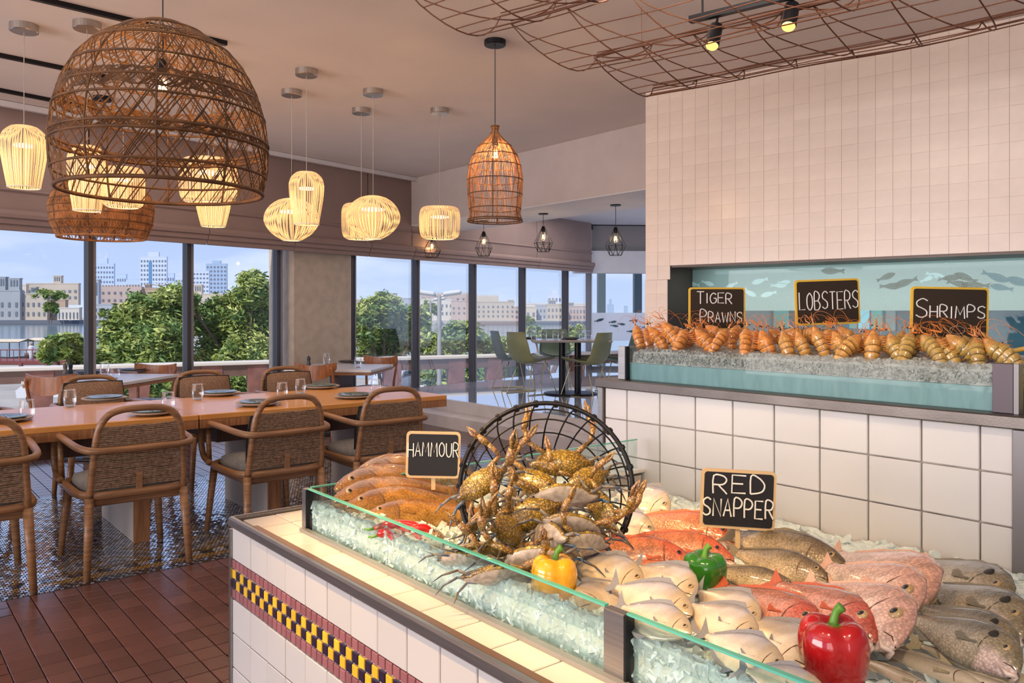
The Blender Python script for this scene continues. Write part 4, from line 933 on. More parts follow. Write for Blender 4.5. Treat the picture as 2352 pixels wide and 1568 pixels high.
# geometric cage pendants over the platform edge
for (px, yc, y0, y1, w_, lb) in [(992,521,545,591,42,'small black cage pendant under the drum string lamp'),(1111,507,533,588,40,'small black cage pendant under the wicker bell'),(1248,490,521,578,43,'small black cage pendant right of the wicker bell'),(1414,470,523,586,46,'small black cage pendant closest to the tiled wall')]:
    Y = F*1.21/(CY-yc); p = at(px, 500, Y=Y); z0 = H+(CY-y0)/F*Y-2.589; z1 = H+(CY-y1)/F*Y-2.589; r = w_/2/F*Y
    t = thing('cage_pendant', lb, 'pendant lamp', (p.x,p.y,2.589), 0, 'black wire cage pendants above the platform steps')
    MB().lathe([(0,0),(.06,0),(.06,-.012),(0,-.014)], 20).build('canopy', M_black, t); MB().tube([(0,0,-.01),(0,0,z0+.02)], .0035, 6).build('cord', M_bcord, t)
    m = MB(); n = 8; zm = z0+(z1-z0)*.66
    for i in range(n):
        a = 2*pi*i/n; a2 = a+pi/n; A = (.015*cos(a),.015*sin(a),z0); Bp = (r*cos(a),r*sin(a),zm); C2 = (r*.62*cos(a2),r*.62*sin(a2),z1); Bn = (r*cos(a+2*pi/n),r*sin(a+2*pi/n),zm)
        for q in ((A,Bp),(Bp,C2),(C2,Bn),(Bp,Bn)): m.tube(q, .0028, 5)
        m.tube([C2,(r*.62*cos(a2+2*pi/n),r*.62*sin(a2+2*pi/n),z1)], .0028, 5)
    m.build('cage', M_black, t); MB().lathe([(0,.01),(.018,.01),(.02,-.06),(0,-.06)], 12, c=(0,0,z0)).build('socket', M_black, t)
    bulb(t, z0-.06, 1.0); plight(t, (0,0,z0-.13), 2.5)
# ceiling tracks
def track(p0, p1, label, ext=0):
    a = at(*p0, z=ZC-.015); b_ = at(*p1, z=ZC-.015); d = b_-a; m = MB(); m.box((0,0,0), (d.length,.034,.03)); o = m.build('track_rail', M_black, None, loc=(a+b_)/2, rot=(0,0,math.atan2(d.y,d.x))); tag(o, label, 'lighting track'); return o
track((-60,-38),(520,100), 'black lighting track running behind the wicker dome'); track((-40,119),(260,180), 'black lighting track at the left, above the vase lamp'); track((-40,199),(230,252), 'black lighting track nearest the blinds')
# wire mesh sculpture
M_rod = mat('rust_rod', (.13,.045,.02), .55, metal=.3, var=.3)
def sheet(e1, e2, sag, L, na, label, seed=0):
    rnd = random.Random(seed); a = V(e1); b_ = V(e2); t = thing('wire_sculpture', label, 'ceiling sculpture', (a.x,a.y,0), 0, 'rusty wire mesh waves hung under the ceiling')
    o0 = V((a.x,a.y,0)); D = V((TD.x, TD.y, 0)); 
    def pt(s_, u_):   # s along, u across 0..1
        drop = sag*(sin(pi*u_)**.8); wob = .008*sin(s_*2.3+seed)+.006*sin(s_*5+u_*3)
        q = a.lerp(b_, u_)+D*(s_+.10*sin(pi*u_)); return q+V((0,0,-drop+wob))-o0
    m = MB(); nl = 8
    for k in range(nl+1):
        u_ = k/nl; pts = [pt(s_*L/40, u_) for s_ in range(41)]; m2 = MB().tube(pts, .0055 if k in (0,nl) else .0034, 5); m2.build('long_rod', M_rod, t, smooth=True)
        if k in (0, nl): MB().tube([p+V((.0,0,.018)) for p in pts], .0040, 5).build('long_rod', M_rod, t, smooth=True)
    for i in range(na+1):
        s_ = L*i/na; MB().tube([pt(s_, u_/10) for u_ in range(11)], .0042, 5).build('cross_rod', M_rod, t, smooth=True)
        if i < na: MB().tube([pt(s_+L/na*1.0*u_/10*1.0, u_/10)+V((0,0,.04*sin(pi*u_/10))) for u_ in range(11)], .0038, 5).build('cross_rod', M_rod, t, smooth=True)
    for i in (1, na//2, na-1):
        q = pt(L*i/na, 0); MB().tube([q,(q.x,q.y,ZC)], .002, 4).build('hanger', M_rod, t)
    return t
sheet(at(1365,136,z=3.0), at(1500,205,z=3.0), .16, 4.2, 12, 'rusty wire wave hugging the tiled wall, lowest of the three', 1)
sheet(at(1174,58,z=3.06), at(1372,130,z=3.0), .20, 4.0, 10, 'rusty wire wave in the middle, above the two spotlights', 2)
sheet(at(932,-25,z=3.1), at(1150,38,z=3.05), .20, 3.6, 9, 'rusty wire wave cut by the top picture edge', 3)
tr_ = (at(1585,46,z=3.02), at(1900,-30,z=3.02)); d = tr_[1]-tr_[0]
o = MB().box((0,0,0),(d.length,.04,.035)).build('track_rail', M_black, None, loc=(tr_[0]+tr_[1])/2, rot=(0,0,math.atan2(d.y,d.x))); tag(o, 'black track carrying the two spotlights inside the wire mesh', 'lighting track')
for q in (.1,.9): 
    pq = tr_[0].lerp(tr_[1], q); hq = MB().tube([(0,0,0),(0,0,ZC-3.02)], .006, 6).build('track_stem', M_black, None, loc=pq); hq.parent = o; hq.matrix_parent_inverse = o.matrix_world.inverted() if 0 else Matrix(); hq.location = ((q-.5)*d.length,0,0)
for (px, py, lb, a) in [(1640,84,'black spotlight left of the pair in the wire mesh',0),(1815,38,'black spotlight right of the pair in the wire mesh',1)]:
    Yd = 4.55-.35*a; c = at(px, py, Y=Yd); t = thing('track_spotlight', lb, 'spotlight', c, R(50.8), 'track spotlights in the wire mesh')
    ax = Matrix.Rotation(R(16),4,'Y') @ Matrix.Rotation(R(-20),4,'X')
    MB().lathe([(0,.075),(.036,.075),(.039,.07),(.039,-.062),(.035,-.066),(.034,-.05),(0,-.05)], 20, M=ax).build('housing', M_black, t, smooth=False)
    MB().lathe([(0,-.052),(.033,-.052),(.035,-.066),(.03,-.075),(0,-.072)], 20, M=ax).build('lens', mat('amber_lens',(1,.7,.2),.3,emit=(1,.55,.10),estr=2.2), t)
    MB().tube([ax @ V((0,0,.07)),(.02,0,.11),(.01,0,tr_[0].z-c.z-.01)], .008, 6).build('bracket', M_black, t)
# ================================================================ FISH COUNTER
XL = -1.994; YF0 = .728; ZT = .86; XR = 1.0
ct = thing('fish_counter', 'white tiled fish counter with a yellow and black checked band', 'counter', (0,0,0))
body = MB()
body.box(((XL+XR)/2+.004, YF0+.055, .42), (XR-XL, .095, .84)); body.box((XL+.105, 1.42, .42), (.19, 1.19, .84)); body.box(((XL+XR)/2+.09, 1.42, .33), (XR-XL-.18, 1.19, .66))
body.build('carcass', M_grout, ct)
# front white tiles, band, top tiles
FX = [XL+.004, XL+.121]+[XL+.121+.1*i for i in range(1, 29)]
rows = [(.767,.846)]+[(.668-.0845*(i+1), .668-.0845*i-.0025) for i in range(8)]
tw1 = MB().box((0,0,0), (.0972,.010,.079), bev=.0015).mesh('tile', M_tilef); tw2 = MB().box((0,0,0), (.0972,.010,.082), bev=.0015).mesh('tile', M_tilef)
tw3 = MB().box((0,0,0), (.114,.010,.079), bev=.0015).mesh('tile', M_tilef); tw4 = MB().box((0,0,0), (.114,.010,.082), bev=.0015).mesh('tile', M_tilef)
for i in range(len(FX)-1):
    for j, (z0, z1) in enumerate(rows):
        me = (tw3 if j == 0 else tw4) if i == 0 else (tw1 if j == 0 else tw2)
        put('tile', me, ct, ((FX[i]+FX[i+1])/2, YF0+.003+random.uniform(-.0006,.0006), (z0+z1)/2))
MT = {'m':mat('mauve_tile',(.27,.105,.115),.25,randvar=.3,coat=.2),'y':mat('yellow_tile',(.74,.44,.03),.2,randvar=.25,coat=.3),'k':mat('navy_tile',(.022,.012,.035),.15,coat=.4)}
tms = {k: MB().box((0,0,0), (.0208,.009,.0208), bev=.001).mesh('mosaic_tile', v) for k, v in MT.items()}
bs = MB().box(((XL+XR)/2, YF0+.006, .7175), (XR-XL-.01,.006,.099)).build('band_backing', mat('pale_mauve_grout',(.60,.54,.56),.8), ct)
far = {k: MB() for k in 'myk'}; n = 0
for i in range(118):
    for j in range(4):
        x = XL+.014+.0249*(i+.0); z = .7175+(1.5-j)*.0247; k = 'm' if j in (0,3) else ('y' if (i+j)%2 else 'k')
        if n < 296: put('mosaic_tile', tms[k], ct, (x, YF0+.002, z)); n += 1
        else: far[k].box((x, YF0+.002, z), (.0222,.009,.0222))
for k, m in far.items(): o = m.build('mosaic_run', MT[k], ct); o['kind'] = 'stuff'
# steel edging
MB().box(((XL+XR)/2-.004, YF0-.002, .858), (XR-XL+.008, .016, .024), bev=.004).build('steel_edge', M_steel, ct)
MB().box((XL-.004, 1.38, .858), (.012, 1.31, .024), bev=.003).build('steel_edge', M_steel, ct)
MB().box((XL-.002, YF0, .42), (.012, .014, .84)).build('corner_trim', M_steel, ct)
MB().box(((XL+XR)/2, YF0+.0135, .8635), (XR-XL-.22, .014, .008)).build('steel_reflection', mat('brown_steel_reflection',(.24,.13,.08),.35,metal=.4), ct)  # brown reflection on top of the steel edging, built as a coloured strip
# top tiles : front strip and left margin
tq = MB().box((0,0,0), (.0965,.0835,.012), bev=.0015).mesh('tile', M_tiletop)
for i in range(29): 
    x = XL+.012+.10*(i+.5)
    put('tile', tq, ct, (x, YF0+.063, ZT-.005))
for j in range(12):
    for i in range(2): put('tile', tq, ct, (XL+.062+.1*i-.004, YF0+.149+.0868*j*1.17, ZT-.005))
# ---- lower glass guard
YG = .832; XG = -1.792
gd = thing('glass_guard', 'low clear glass guard with green edges and steel posts around the fish bed', 'glass guard', (0,0,ZT+.001))
def pane(x0, x1, nm='glass_pane'):
    o = MB().box(((x0+x1)/2, YG, .050), (x1-x0,.008,.098)).build(nm, M_cglass, gd)
    MB().box(((x0+x1)/2, YG, .100), (x1-x0,.0085,.003)).build('glass_edge', M_gedge, o)
pane(XG+.012, -.806); pane(-.764, .60)
o = MB().box((XG, (YG+2.0)/2, .050), (.008, 2.0-YG-.02,.098)).build('glass_pane', M_cglass, gd); MB().box((XG, (YG+2.0)/2, .100), (.0085, 2.0-YG-.02,.003)).build('glass_edge', M_gedge, o)
for (x, w_) in ((XG, .022), (-.785, .040)):
    MB().box((x, YG, .049), (w_, .016, .100), bev=.001).build('steel_post', M_steel, gd); MB().box((x+w_/2+.002, YG, .049), (.004,.018,.100)).build('post_gasket', M_black, gd)
MB().box(((XG+.6)/2, YG-.012, .004), (.6-XG, .014,.008)).build('base_channel', mat('grey_channel',(.36,.35,.32),.4,metal=.5), gd)
# ---- ice bed
M_ice = mat('crushed_ice', (.76,.88,.89), .14, trans=.15, ior=1.31, bump=.5, bscale=60, var=.12, vscale=40)
def icez(x, y): return .915-.105*(y-.84)+.010*noise.noise(V((x*5,y*5,1)))+.014*noise.noise(V((x*22,y*22,3)))+.008*noise.noise(V((x*60,y*60,5)))
ib = MB(); nx, ny = 210, 100; x0, x1, y0, y1 = XG+.008, .55, YG+.007, 2.02
vs = []; fs = []
for i in range(nx+1):
    for j in range(ny+1):
        x = x0+(x1-x0)*i/nx; y = y0+(y1-y0)*j/ny; vs.append((x, y, icez(x,y)))
for i in range(nx):
    for j in range(ny): a = i*(ny+1)+j; fs.append((a, a+ny+1, a+ny+2, a+1))
ib.add(vs, fs)
# front and left faces of the ice behind the glass
nz = 10; vs = []; fs = []
for i in range(nx*2+1):
    for j in range(nz+1):
        x = x0+(x1-x0)*i/(nx*2); zt = icez(x, y0); z = .70+(zt-.70)*j/nz; vs.append((x, y0+.006*noise.noise(V((x*50, z*50, 2)))*(j < nz), z))
for i in range(nx*2):
    for j in range(nz): a = i*(nz+1)+j; fs.append((a, a+nz+1, a+nz+2, a+1))
ib.add(vs, fs)
ice = ib.build('ice_bed', M_ice, None, smooth=False); tag(ice, 'crushed ice filling the fish bed behind the glass guard', 'ice', kind='stuff')
def chunk(m, p, s_):
    q = Euler((random.uniform(0,6),random.uniform(0,6),random.uniform(0,6))).to_matrix().to_4x4()
    vs = [V((random.uniform(.5,1)*a, random.uniform(.5,1)*b_, random.uniform(.4,.9)*c_))*s_ for a in (-1,1) for b_ in (-1,1) for c_ in (-1,1)]
    m.add(vs, [(0,1,3,2),(4,6,7,5),(0,4,5,1),(2,3,7,6),(0,2,6,4),(1,5,7,3)], Matrix.Translation(p) @ q)
cm = MB()
for _ in range(5200):
    r_ = random.random()
    if r_ < .62: x = random.uniform(x0+.01, .2); y = random.uniform(y0+.008, y0+.13)
    else: x = random.uniform(x0+.01, .5); y = random.uniform(y0+.01, 2.0)
    chunk(cm, V((x, y, icez(x,y)+random.uniform(-.004,.010))), random.uniform(.004,.011))
for _ in range(3000):
    x = random.uniform(x0+.01, .2); z = random.uniform(.862, .925); chunk(cm, V((x, y0+.008, z)), random.uniform(.005,.013))
o = cm.build('ice_chips', mat('clear_ice_chip', (.86,.95,.96), .06, trans=.35, ior=1.31), None); tag(o, 'loose ice chips heaped along the glass guard', 'ice', kind='stuff')
# ================================================================ BACK UPSTAND AND PRAWN LEDGE
YB = 2.03
bc = thing('prawn_counter', 'raised counter with square white tiles and a steel ledge behind the fish', 'counter', (0,0,0))
MB().box(((XL+.42)/2+.0, YB+.40, .555), (.42-XL, .78, 1.11)).build('carcass', M_grout, bc)
cx_ = [XL+.022,-1.870,-1.726,-1.583,-1.445,-1.305,-1.165,-1.030,-.896,-.763,-.692]; rz2 = [(.77,.889),(.893,1.009),(1.013,1.115)]
for i in range(10):
    for j, (a, b_) in enumerate(rz2):
        MB().box((0,0,0), (cx_[i+1]-cx_[i]-.004,.012,b_-a), bev=.002).build('tile', M_tile, bc, loc=((cx_[i]+cx_[i+1])/2, YB+.003, (a+b_)/2))
m = MB(); m.add([(XL+.02,YB-.004,.768),(-.69,YB-.004,.768),(-.69,YB-.03,.745),(XL+.02,YB-.03,.745),(XL+.02,YB-.004,.745),(-.69,YB-.004,.745)], [(0,3,2,1),(0,4,3),(1,2,5)]); m.build('cove_trim', M_tile, bc)
MB().box((XL+.008, YB-.002, .60), (.020,.024,1.03)).build('steel_corner', M_steel, bc)
MB().box((-.655, YB-.004, .60), (.066,.03,1.03)).build('steel_pier', M_dark2, bc)
MB().box((-.12, YB+.003, .6), (1.0,.02,1.03)).build('steel_panel', M_dark2, bc)
MB().box(((XL+.42)/2, YB+.39, 1.132), (.424-XL+.01, .83, .030), bev=.003).build('steel_ledge', mat('ledge_steel',(.17,.15,.14),.42,metal=1,bump=.05,bscale=200,var=.2,vscale=6), bc)
# prawn tank
ZL = 1.147; XP0 = -1.905; XP1 = -.742; YP = 2.056; YPB = 2.40
tk = thing('prawn_tank', 'long low glass tank of crushed ice holding the prawns', 'display tank', (0,0,ZL+.0005))
MB().box(((XP0+XP1)/2, YP, .056), (XP1-XP0,.008,.112)).build('glass_pane', glassmat('tank_glass',(.94,.97,.97),.015), tk)
MB().box(((XP0+XP1)/2, YP+.014, .0285), (XP1-XP0-.01,.008,.057)).build('aqua_panel', mat('aqua_panel',(.19,.33,.34),.35,col2=(.14,.26,.27),vscale=14,stretch=(3,1,.6)), tk)
MB().box(((XP0+XP1)/2, YPB, .056), (XP1-XP0,.01,.112)).build('back_panel', M_steel, tk)
MB().box((XP0-.012, (YP+YPB)/2, .056), (.01, YPB-YP, .112)).build('glass_pane', M_cglass, tk)
MB().box((XP0-.006, YP-.002, .057), (.034,.016,.114), bev=.001).build('steel_post', M_steel, tk); MB().box((XP0+.013, YP-.002, .057), (.006,.018,.114)).build('gasket', M_black, tk)
MB().box((XP1+.022, YP-.004, .057), (.044,.02,.114), bev=.001).build('steel_post', mat('violet_steel',(.085,.07,.08),.45,metal=.6), tk); MB().box((XP1+.050, YP, .057), (.010,.03,.114)).build('bronze_strip', M_dark2, tk)
MB().box((.10, YP+.01, .056), (.5+XP1*-1.0+.2,.008,.112)).build('glass_pane', M_cglass, tk)
MB().box((-.15, YPB-.02, .056), (1.04,.01,.112)).build('gilt_panel', mat('gilt_panel',(.42,.36,.06),.35,metal=.4,var=.3,vscale=10), tk)
MB().box((-.15, (YP+YPB)/2, .004), (1.04,.33,.006)).build('gilt_floor', MATS['gilt_panel'], tk)
M_ice2 = mat('packed_ice', (.46,.46,.43), .22, trans=.15, ior=1.31, bump=.8, bscale=90, var=.22, vscale=60)
def pz(x, y): return ZL+.094+.25*(y-YP)*.35+.008*noise.noise(V((x*9,y*9,7)))+.006*noise.noise(V((x*40,y*40,1)))
m = MB(); nx, ny = 200, 24; vs = []; fs = []
for i in range(nx+1):
    x = XP0+.02+(XP1-XP0-.025)*i/nx
    for j in range(ny+1): y = YP+.022+(YPB-YP-.03)*j/ny; vs.append((x,y,pz(x,y)))
for i in range(nx):
    for j in range(ny): a = i*(ny+1)+j; fs.append((a, a+ny+1, a+ny+2, a+1))
m.add(vs, fs); vs = []; fs = []; nz = 8
for i in range(nx+1):
    x = XP0+.02+(XP1-XP0-.025)*i/nx
    for j in range(nz+1): z = ZL+.058+(pz(x,YP+.022)-ZL-.058)*j/nz; vs.append((x, YP+.016+.006*j/nz+.004*noise.noise(V((x*60,z*60,9)))*(j<nz), z))
for i in range(nx):
    for j in range(nz): a = i*(nz+1)+j; fs.append((a, a+nz+1, a+nz+2, a+1))
m.add(vs, fs)
for _ in range(1500): 
    x = random.uniform(XP0+.03, XP1-.01); y = random.uniform(YP+.024, YP+.12); chunk(m, V((x,y,pz(x,y))), random.uniform(.002,.006))
for _ in range(1500): chunk(m, V((random.uniform(XP0+.03,XP1-.01), YP+.017, random.uniform(ZL+.062,ZL+.09))), random.uniform(.002,.005))
o = m.build('packed_ice', M_ice2, None); tag(o, 'packed grey ice in the prawn tank', 'ice', kind='stuff')
# ================================================================ CHALKBOARD SIGNS
GL = {'T':[[(0,1),(1,1)],[(.5,1),(.5,0)]],'I':[[(.5,1),(.5,0)]],'G':[[(1,.85),(.6,1),(.15,.8),(0,.45),(.2,.08),(.6,0),(1,.15),(1,.48),(.6,.48)]],
 'E':[[(1,1),(0,1),(0,0),(1,0)],[(0,.52),(.8,.52)]],'R':[[(0,0),(0,1),(.7,1),(.95,.78),(.7,.52),(0,.5)],[(.35,.5),(1,0)]],'P':[[(0,0),(0,1),(.7,1),(1,.76),(.7,.5),(0,.48)]],
 'A':[[(0,0),(.5,1),(1,0)],[(.2,.35),(.82,.35)]],'W':[[(0,1),(.25,0),(.5,.75),(.75,0),(1,1)]],'N':[[(0,0),(0,1),(1,0),(1,1)]],
 'S':[[(1,.88),(.6,1),(.1,.85),(.12,.62),(.5,.5),(.92,.34),(.9,.1),(.45,0),(0,.12)]],'L':[[(0,1),(0,0),(1,0)]],
 'O':[[(.5,1),(.1,.8),(0,.5),(.1,.18),(.5,0),(.9,.18),(1,.5),(.9,.8),(.5,1)]],'B':[[(0,0),(0,1),(.65,1),(.9,.78),(.6,.53),(0,.5)],[(.6,.53),(1,.27),(.65,0),(0,0)]],
 'H':[[(0,1),(0,0)],[(1,1),(1,0)],[(0,.5),(1,.5)]],'M':[[(0,0),(.1,1),(.5,.3),(.9,1),(1,0)]],'U':[[(0,1),(.05,.25),(.5,0),(.95,.25),(1,1)]],'D':[[(0,0),(0,1),(.5,.95),(1,.55),(.8,.12),(0,0)]]}
M_chalk = mat('white_chalk', (.78,.77,.74), .9, emit=None); M_board = mat('chalkboard', (.010,.010,.014), .55); M_boardb = mat('warm_chalkboard', (.030,.018,.010), .6)
M_frn = mat('natural_frame', (.62,.44,.24), .5); M_fry = mat('yellow_frame', (.80,.50,.05), .5)
def rrect(w_, h_, r, n=5):
    out = []
    for (cx, cy, a0) in [(w_/2-r,h_/2-r,0),(-w_/2+r,h_/2-r,90),(-w_/2+r,-h_/2+r,180),(w_/2-r,-h_/2+r,270)]:
        for i in range(n+1): a = R(a0+90*i/n); out.append((cx+r*cos(a), cy+r*sin(a)))
    return out
def sign(px0, px1, py0, py1, Y, lines, label, yaw=0, roll=0, frame=None, board=None, stick=None, extra=None, th=.0016):
    """lines: list of (text, x0, x1, y0, y1, first-letter scale) in 0..1 board units"""
    c = at((px0+px1)/2, (py0+py1)/2, Y=Y); w_ = (px1-px0)/F*Y; h_ = (py1-py0)/F*Y
    t = thing('chalkboard_sign', label, 'sign', c, R(50.8)+R(yaw)); t.rotation_euler = (0, 0, R(50.8)+R(yaw))
    Q = Matrix.Rotation(R(roll), 4, 'Y') @ Matrix.Rotation(R(90), 4, 'X')
    MB().prism(rrect(w_, h_, .010), -.004, .003, M=Q).build('frame', frame or M_frn, t)
    MB().prism(rrect(w_-.012, h_-.012, .007), .003, .0042, M=Q).build('board', board or M_board, t)
    m = MB()
    for (txt, x0, x1, y0, y1, big) in lines:
        n = len(txt); ws = [(.35 if ch == 'I' else (1.25 if ch in 'MW' else 1))*(big if i == 0 else 1) for i, ch in enumerate(txt)]; gap = .36
        tot = sum(ws)+gap*(n-1); u0 = x0; k = (x1-x0)/tot
        for i, ch in enumerate(txt):
            wch = ws[i]*k; hh = (y1-y0)*(big if i == 0 and big > 1 else 1); dy = random.uniform(-.015,.015)
            for stx in GL[ch]:
                if ch in 'SGOURPBD': pts = smooth_path([(a, b_, 0) for a, b_ in stx], 3)
                else: pts = [V((a, b_, 0)) for a, b_ in stx]
                P = [V(((u0+p.x*wch-.5)*w_, (y0+dy+p.y*hh-.5)*h_+random.uniform(-.0003,.0003), .0048)) for p in pts]
                m.tube([Q @ p for p in P], th, 6)
            u0 += (ws[i]+gap)*k
    m.build('lettering', M_chalk, t)
    if extra == 'ring':
        MB().tube([Q @ V(((.60-.5)*w_+.020*cos(a*pi/10)*1.0, (.22-.5)*h_+.011*sin(a*pi/10), .0046)) for a in range(20)], .0004, 4, closed=True).build('chalk_ring', M_chalk, t)
    if stick: MB().box((0,.004,-h_/2-stick/2), (.010,.004,stick)).build('stick', M_frn, t)
    return t
sign(933,1057,991,1097, 1.98, [('HAMMOUR',.04,.97,.46,.76,1)], 'black chalkboard reading HAMMOUR above the brown groupers', 2, 1.5, stick=.03, th=.0014)
sign(1611,1779,1079,1214, 1.74, [('RED',.16,.84,.60,.90,1),('SNAPPER',.03,.97,.20,.50,1)], 'black chalkboard reading RED SNAPPER against the square white tiles', -6, 2.2, stick=.05, th=.0019)
sign(1581,1712,660,757, 2.86, [('TIGER',.14,.76,.62,.86,1.2),('PRAWNS',.20,.94,.18,.42,1.25)], 'yellow-framed chalkboard reading TIGER PRAWNS', 3, 0, M_fry, M_boardb, .03, th=.0021)
sign(1826,1974,641,745, 2.56, [('LOBSTERS',.06,.97,.34,.72,1)], 'yellow-framed chalkboard reading LOBSTERS, tilted, in the middle', 0, -2, M_fry, M_boardb, .05, th=.0019)
sign(2094,2266,659,785, 2.22, [('SHRIMPS',.06,.95,.44,.66,1.55)], 'yellow-framed chalkboard reading SHRIMPS, furthest right', -4, 1.2, M_fry, M_boardb, .03, 'ring', th=.0018)
# ================================================================ SEAFOOD
def vcmat(name, rough=.3, scale=90, bump=.35, dark=.75, kind='scale', coat=.3, nlo=.72, metal=0, nsc=9):
    m = bpy.data.materials.new(name); m.use_nodes = True; t = m.node_tree; b = t.nodes['Principled BSDF']; b.inputs['Roughness'].default_value = rough; b.inputs['Coat Weight'].default_value = coat; b.inputs['Coat Roughness'].default_value = .10; b.inputs['Metallic'].default_value = metal
    at_ = t.nodes.new('ShaderNodeAttribute'); at_.attribute_name = 'Col'; tcn = t.nodes.new('ShaderNodeTexCoord')
    vo = t.nodes.new('ShaderNodeTexVoronoi'); vo.inputs['Scale'].default_value = scale; t.links.new(tcn.outputs['Object'], vo.inputs['Vector'])
    r = t.nodes.new('ShaderNodeValToRGB'); r.color_ramp.elements[0].position = .1 if kind == 'scale' else .25; r.color_ramp.elements[1].position = .7 if kind == 'scale' else .5
    if kind == 'crab': r.color_ramp.elements[0].color = (2.4,2.1,1.3,1); r.color_ramp.elements[1].color = (.75,.75,.75,1)
    else: r.color_ramp.elements[0].color = (1.08,1.08,1.08,1); r.color_ramp.elements[1].color = (dark,dark,dark,1)
    t.links.new(vo.outputs['Distance'], r.inputs[0]); mu = t.nodes.new('ShaderNodeMixRGB'); mu.blend_type = 'MULTIPLY'; mu.inputs[0].default_value = 1
    t.links.new(at_.outputs['Color'], mu.inputs[1]); t.links.new(r.outputs[0], mu.inputs[2])
    n = t.nodes.new('ShaderNodeTexNoise'); n.inputs['Scale'].default_value = nsc; n.inputs['Detail'].default_value = 6; t.links.new(tcn.outputs['Object'], n.inputs['Vector'])
    r2 = t.nodes.new('ShaderNodeValToRGB'); r2.color_ramp.elements[0].color = (nlo,nlo*.97,nlo*.94,1); r2.color_ramp.elements[1].color = (1.15,1.12,1.1,1); r2.color_ramp.elements[0].position = .3; r2.color_ramp.elements[1].position = .65; t.links.new(n.outputs[0], r2.inputs[0])
    m2 = t.nodes.new('ShaderNodeMixRGB'); m2.blend_type = 'MULTIPLY'; m2.inputs[0].default_value = 1; t.links.new(mu.outputs[0], m2.inputs[1]); t.links.new(r2.outputs[0], m2.inputs[2]); t.links.new(m2.outputs[0], b.inputs['Base Color'])
    bp = t.nodes.new('ShaderNodeBump'); bp.inputs['Strength'].default_value = bump; bp.inputs['Distance'].default_value = .0015; t.links.new(vo.outputs['Distance'], bp.inputs['Height']); t.links.new(bp.outputs[0], b.inputs['Normal'])
    MATS[name] = m; return m
M_scale = vcmat('fish_scales', .24, 62, .6, .62, coat=.6, nlo=.70); M_smooth = vcmat('silver_skin', .20, 90, .06, .96, coat=.9, nlo=.80, metal=.25, nsc=5); M_group = vcmat('grouper_skin', .26, 80, .3, .60, coat=.6, nlo=.6, nsc=14)
def setcol(me, fn):
    ca = me.color_attributes.new('Col', 'FLOAT_COLOR', 'POINT')
    for i, v in enumerate(me.vertices): ca.data[i].color = (*fn(v.co), 1)
def mixc(a, b_, t): t = max(0, min(1, t)); return tuple(x+(y-x)*t for x, y in zip(a, b_))
# profiles: (x 0..1 from nose, top, bottom, thickness) as fractions of the length
FP = {
 'grouper': ([(0,.005,-.03,.008),(.03,.035,-.055,.03),(.10,.075,-.085,.055),(.20,.115,-.115,.075),(.32,.140,-.135,.082),(.46,.140,-.132,.076),(.60,.115,-.105,.058),(.72,.08,-.075,.038),(.82,.055,-.05,.022),(.88,.048,-.044,.014)], (.44,.19,.03), (.60,.33,.08), (.20,.085,.04), M_group),
 'snapper': ([(0,.00,-.045,.008),(.03,.035,-.07,.03),(.10,.10,-.105,.055),(.20,.155,-.135,.072),(.32,.175,-.15,.078),(.46,.16,-.14,.070),(.60,.125,-.11,.052),(.72,.085,-.075,.034),(.82,.05,-.045,.018),(.88,.045,-.040,.012)], (.62,.17,.07), (.82,.42,.26), (.66,.11,.05), M_scale),
 'redsnap': ([(0,-.01,-.055,.012),(.03,.03,-.08,.036),(.10,.095,-.115,.062),(.20,.150,-.14,.078),(.32,.170,-.15,.080),(.46,.155,-.14,.070),(.60,.12,-.11,.052),(.72,.08,-.075,.034),(.82,.05,-.045,.018),(.88,.045,-.040,.012)], (.36,.11,.06), (.70,.33,.27), (.50,.06,.04), M_scale),
 'pomfret': ([(0,.012,-.02,.006),(.03,.055,-.06,.022),(.09,.11,-.115,.038),(.20,.175,-.175,.052),(.34,.215,-.21,.056),(.48,.205,-.20,.050),(.62,.155,-.15,.036),(.74,.09,-.09,.022),(.83,.038,-.038,.012),(.88,.032,-.032,.009)], (.22,.25,.36), (.78,.66,.50), (.50,.40,.28), M_smooth),
 'bream': ([(0,-.05,-.11,.010),(.03,.03,-.135,.034),(.08,.12,-.16,.055),(.17,.20,-.18,.072),(.30,.235,-.19,.078),(.44,.215,-.175,.068),(.60,.15,-.13,.048),(.72,.09,-.08,.030),(.82,.05,-.045,.016),(.88,.045,-.040,.011)], (.66,.36,.30), (.80,.64,.56), (.72,.42,.35), M_scale),
 'gilthead': ([(0,-.02,-.07,.010),(.03,.035,-.10,.034),(.09,.11,-.13,.058),(.20,.165,-.15,.076),(.32,.185,-.155,.080),(.46,.17,-.145,.070),(.60,.125,-.11,.050),(.72,.08,-.07,.030),(.82,.045,-.04,.016),(.88,.04,-.036,.011)], (.07,.075,.07), (.52,.46,.36), (.26,.21,.12), M_scale),
 'seabass': ([(0,-0.007,-0.048,0.013),(.04,0.041,-0.083,0.039),(.12,0.090,-0.117,0.065),(.24,0.131,-0.145,0.083),(.36,0.152,-0.159,0.088),(.50,0.145,-0.145,0.078),(.64,0.110,-0.110,0.057),(.76,0.076,-0.072,0.034),(.84,0.055,-0.052,0.019),(.88,0.052,-0.047,0.013)], (.10,.08,.055), (.62,.50,.33), (.14,.10,.06), M_scale),
 'whiting': ([(0,.0,-.01,.006),(.05,.022,-.03,.020),(.14,.045,-.05,.034),(.28,.062,-.065,.044),(.42,.066,-.07,.044),(.56,.058,-.06,.038),(.70,.042,-.042,.026),(.80,.028,-.028,.016),(.88,.02,-.02,.008)], (.17,.15,.10), (.68,.60,.48), (.40,.35,.26), M_smooth),
}
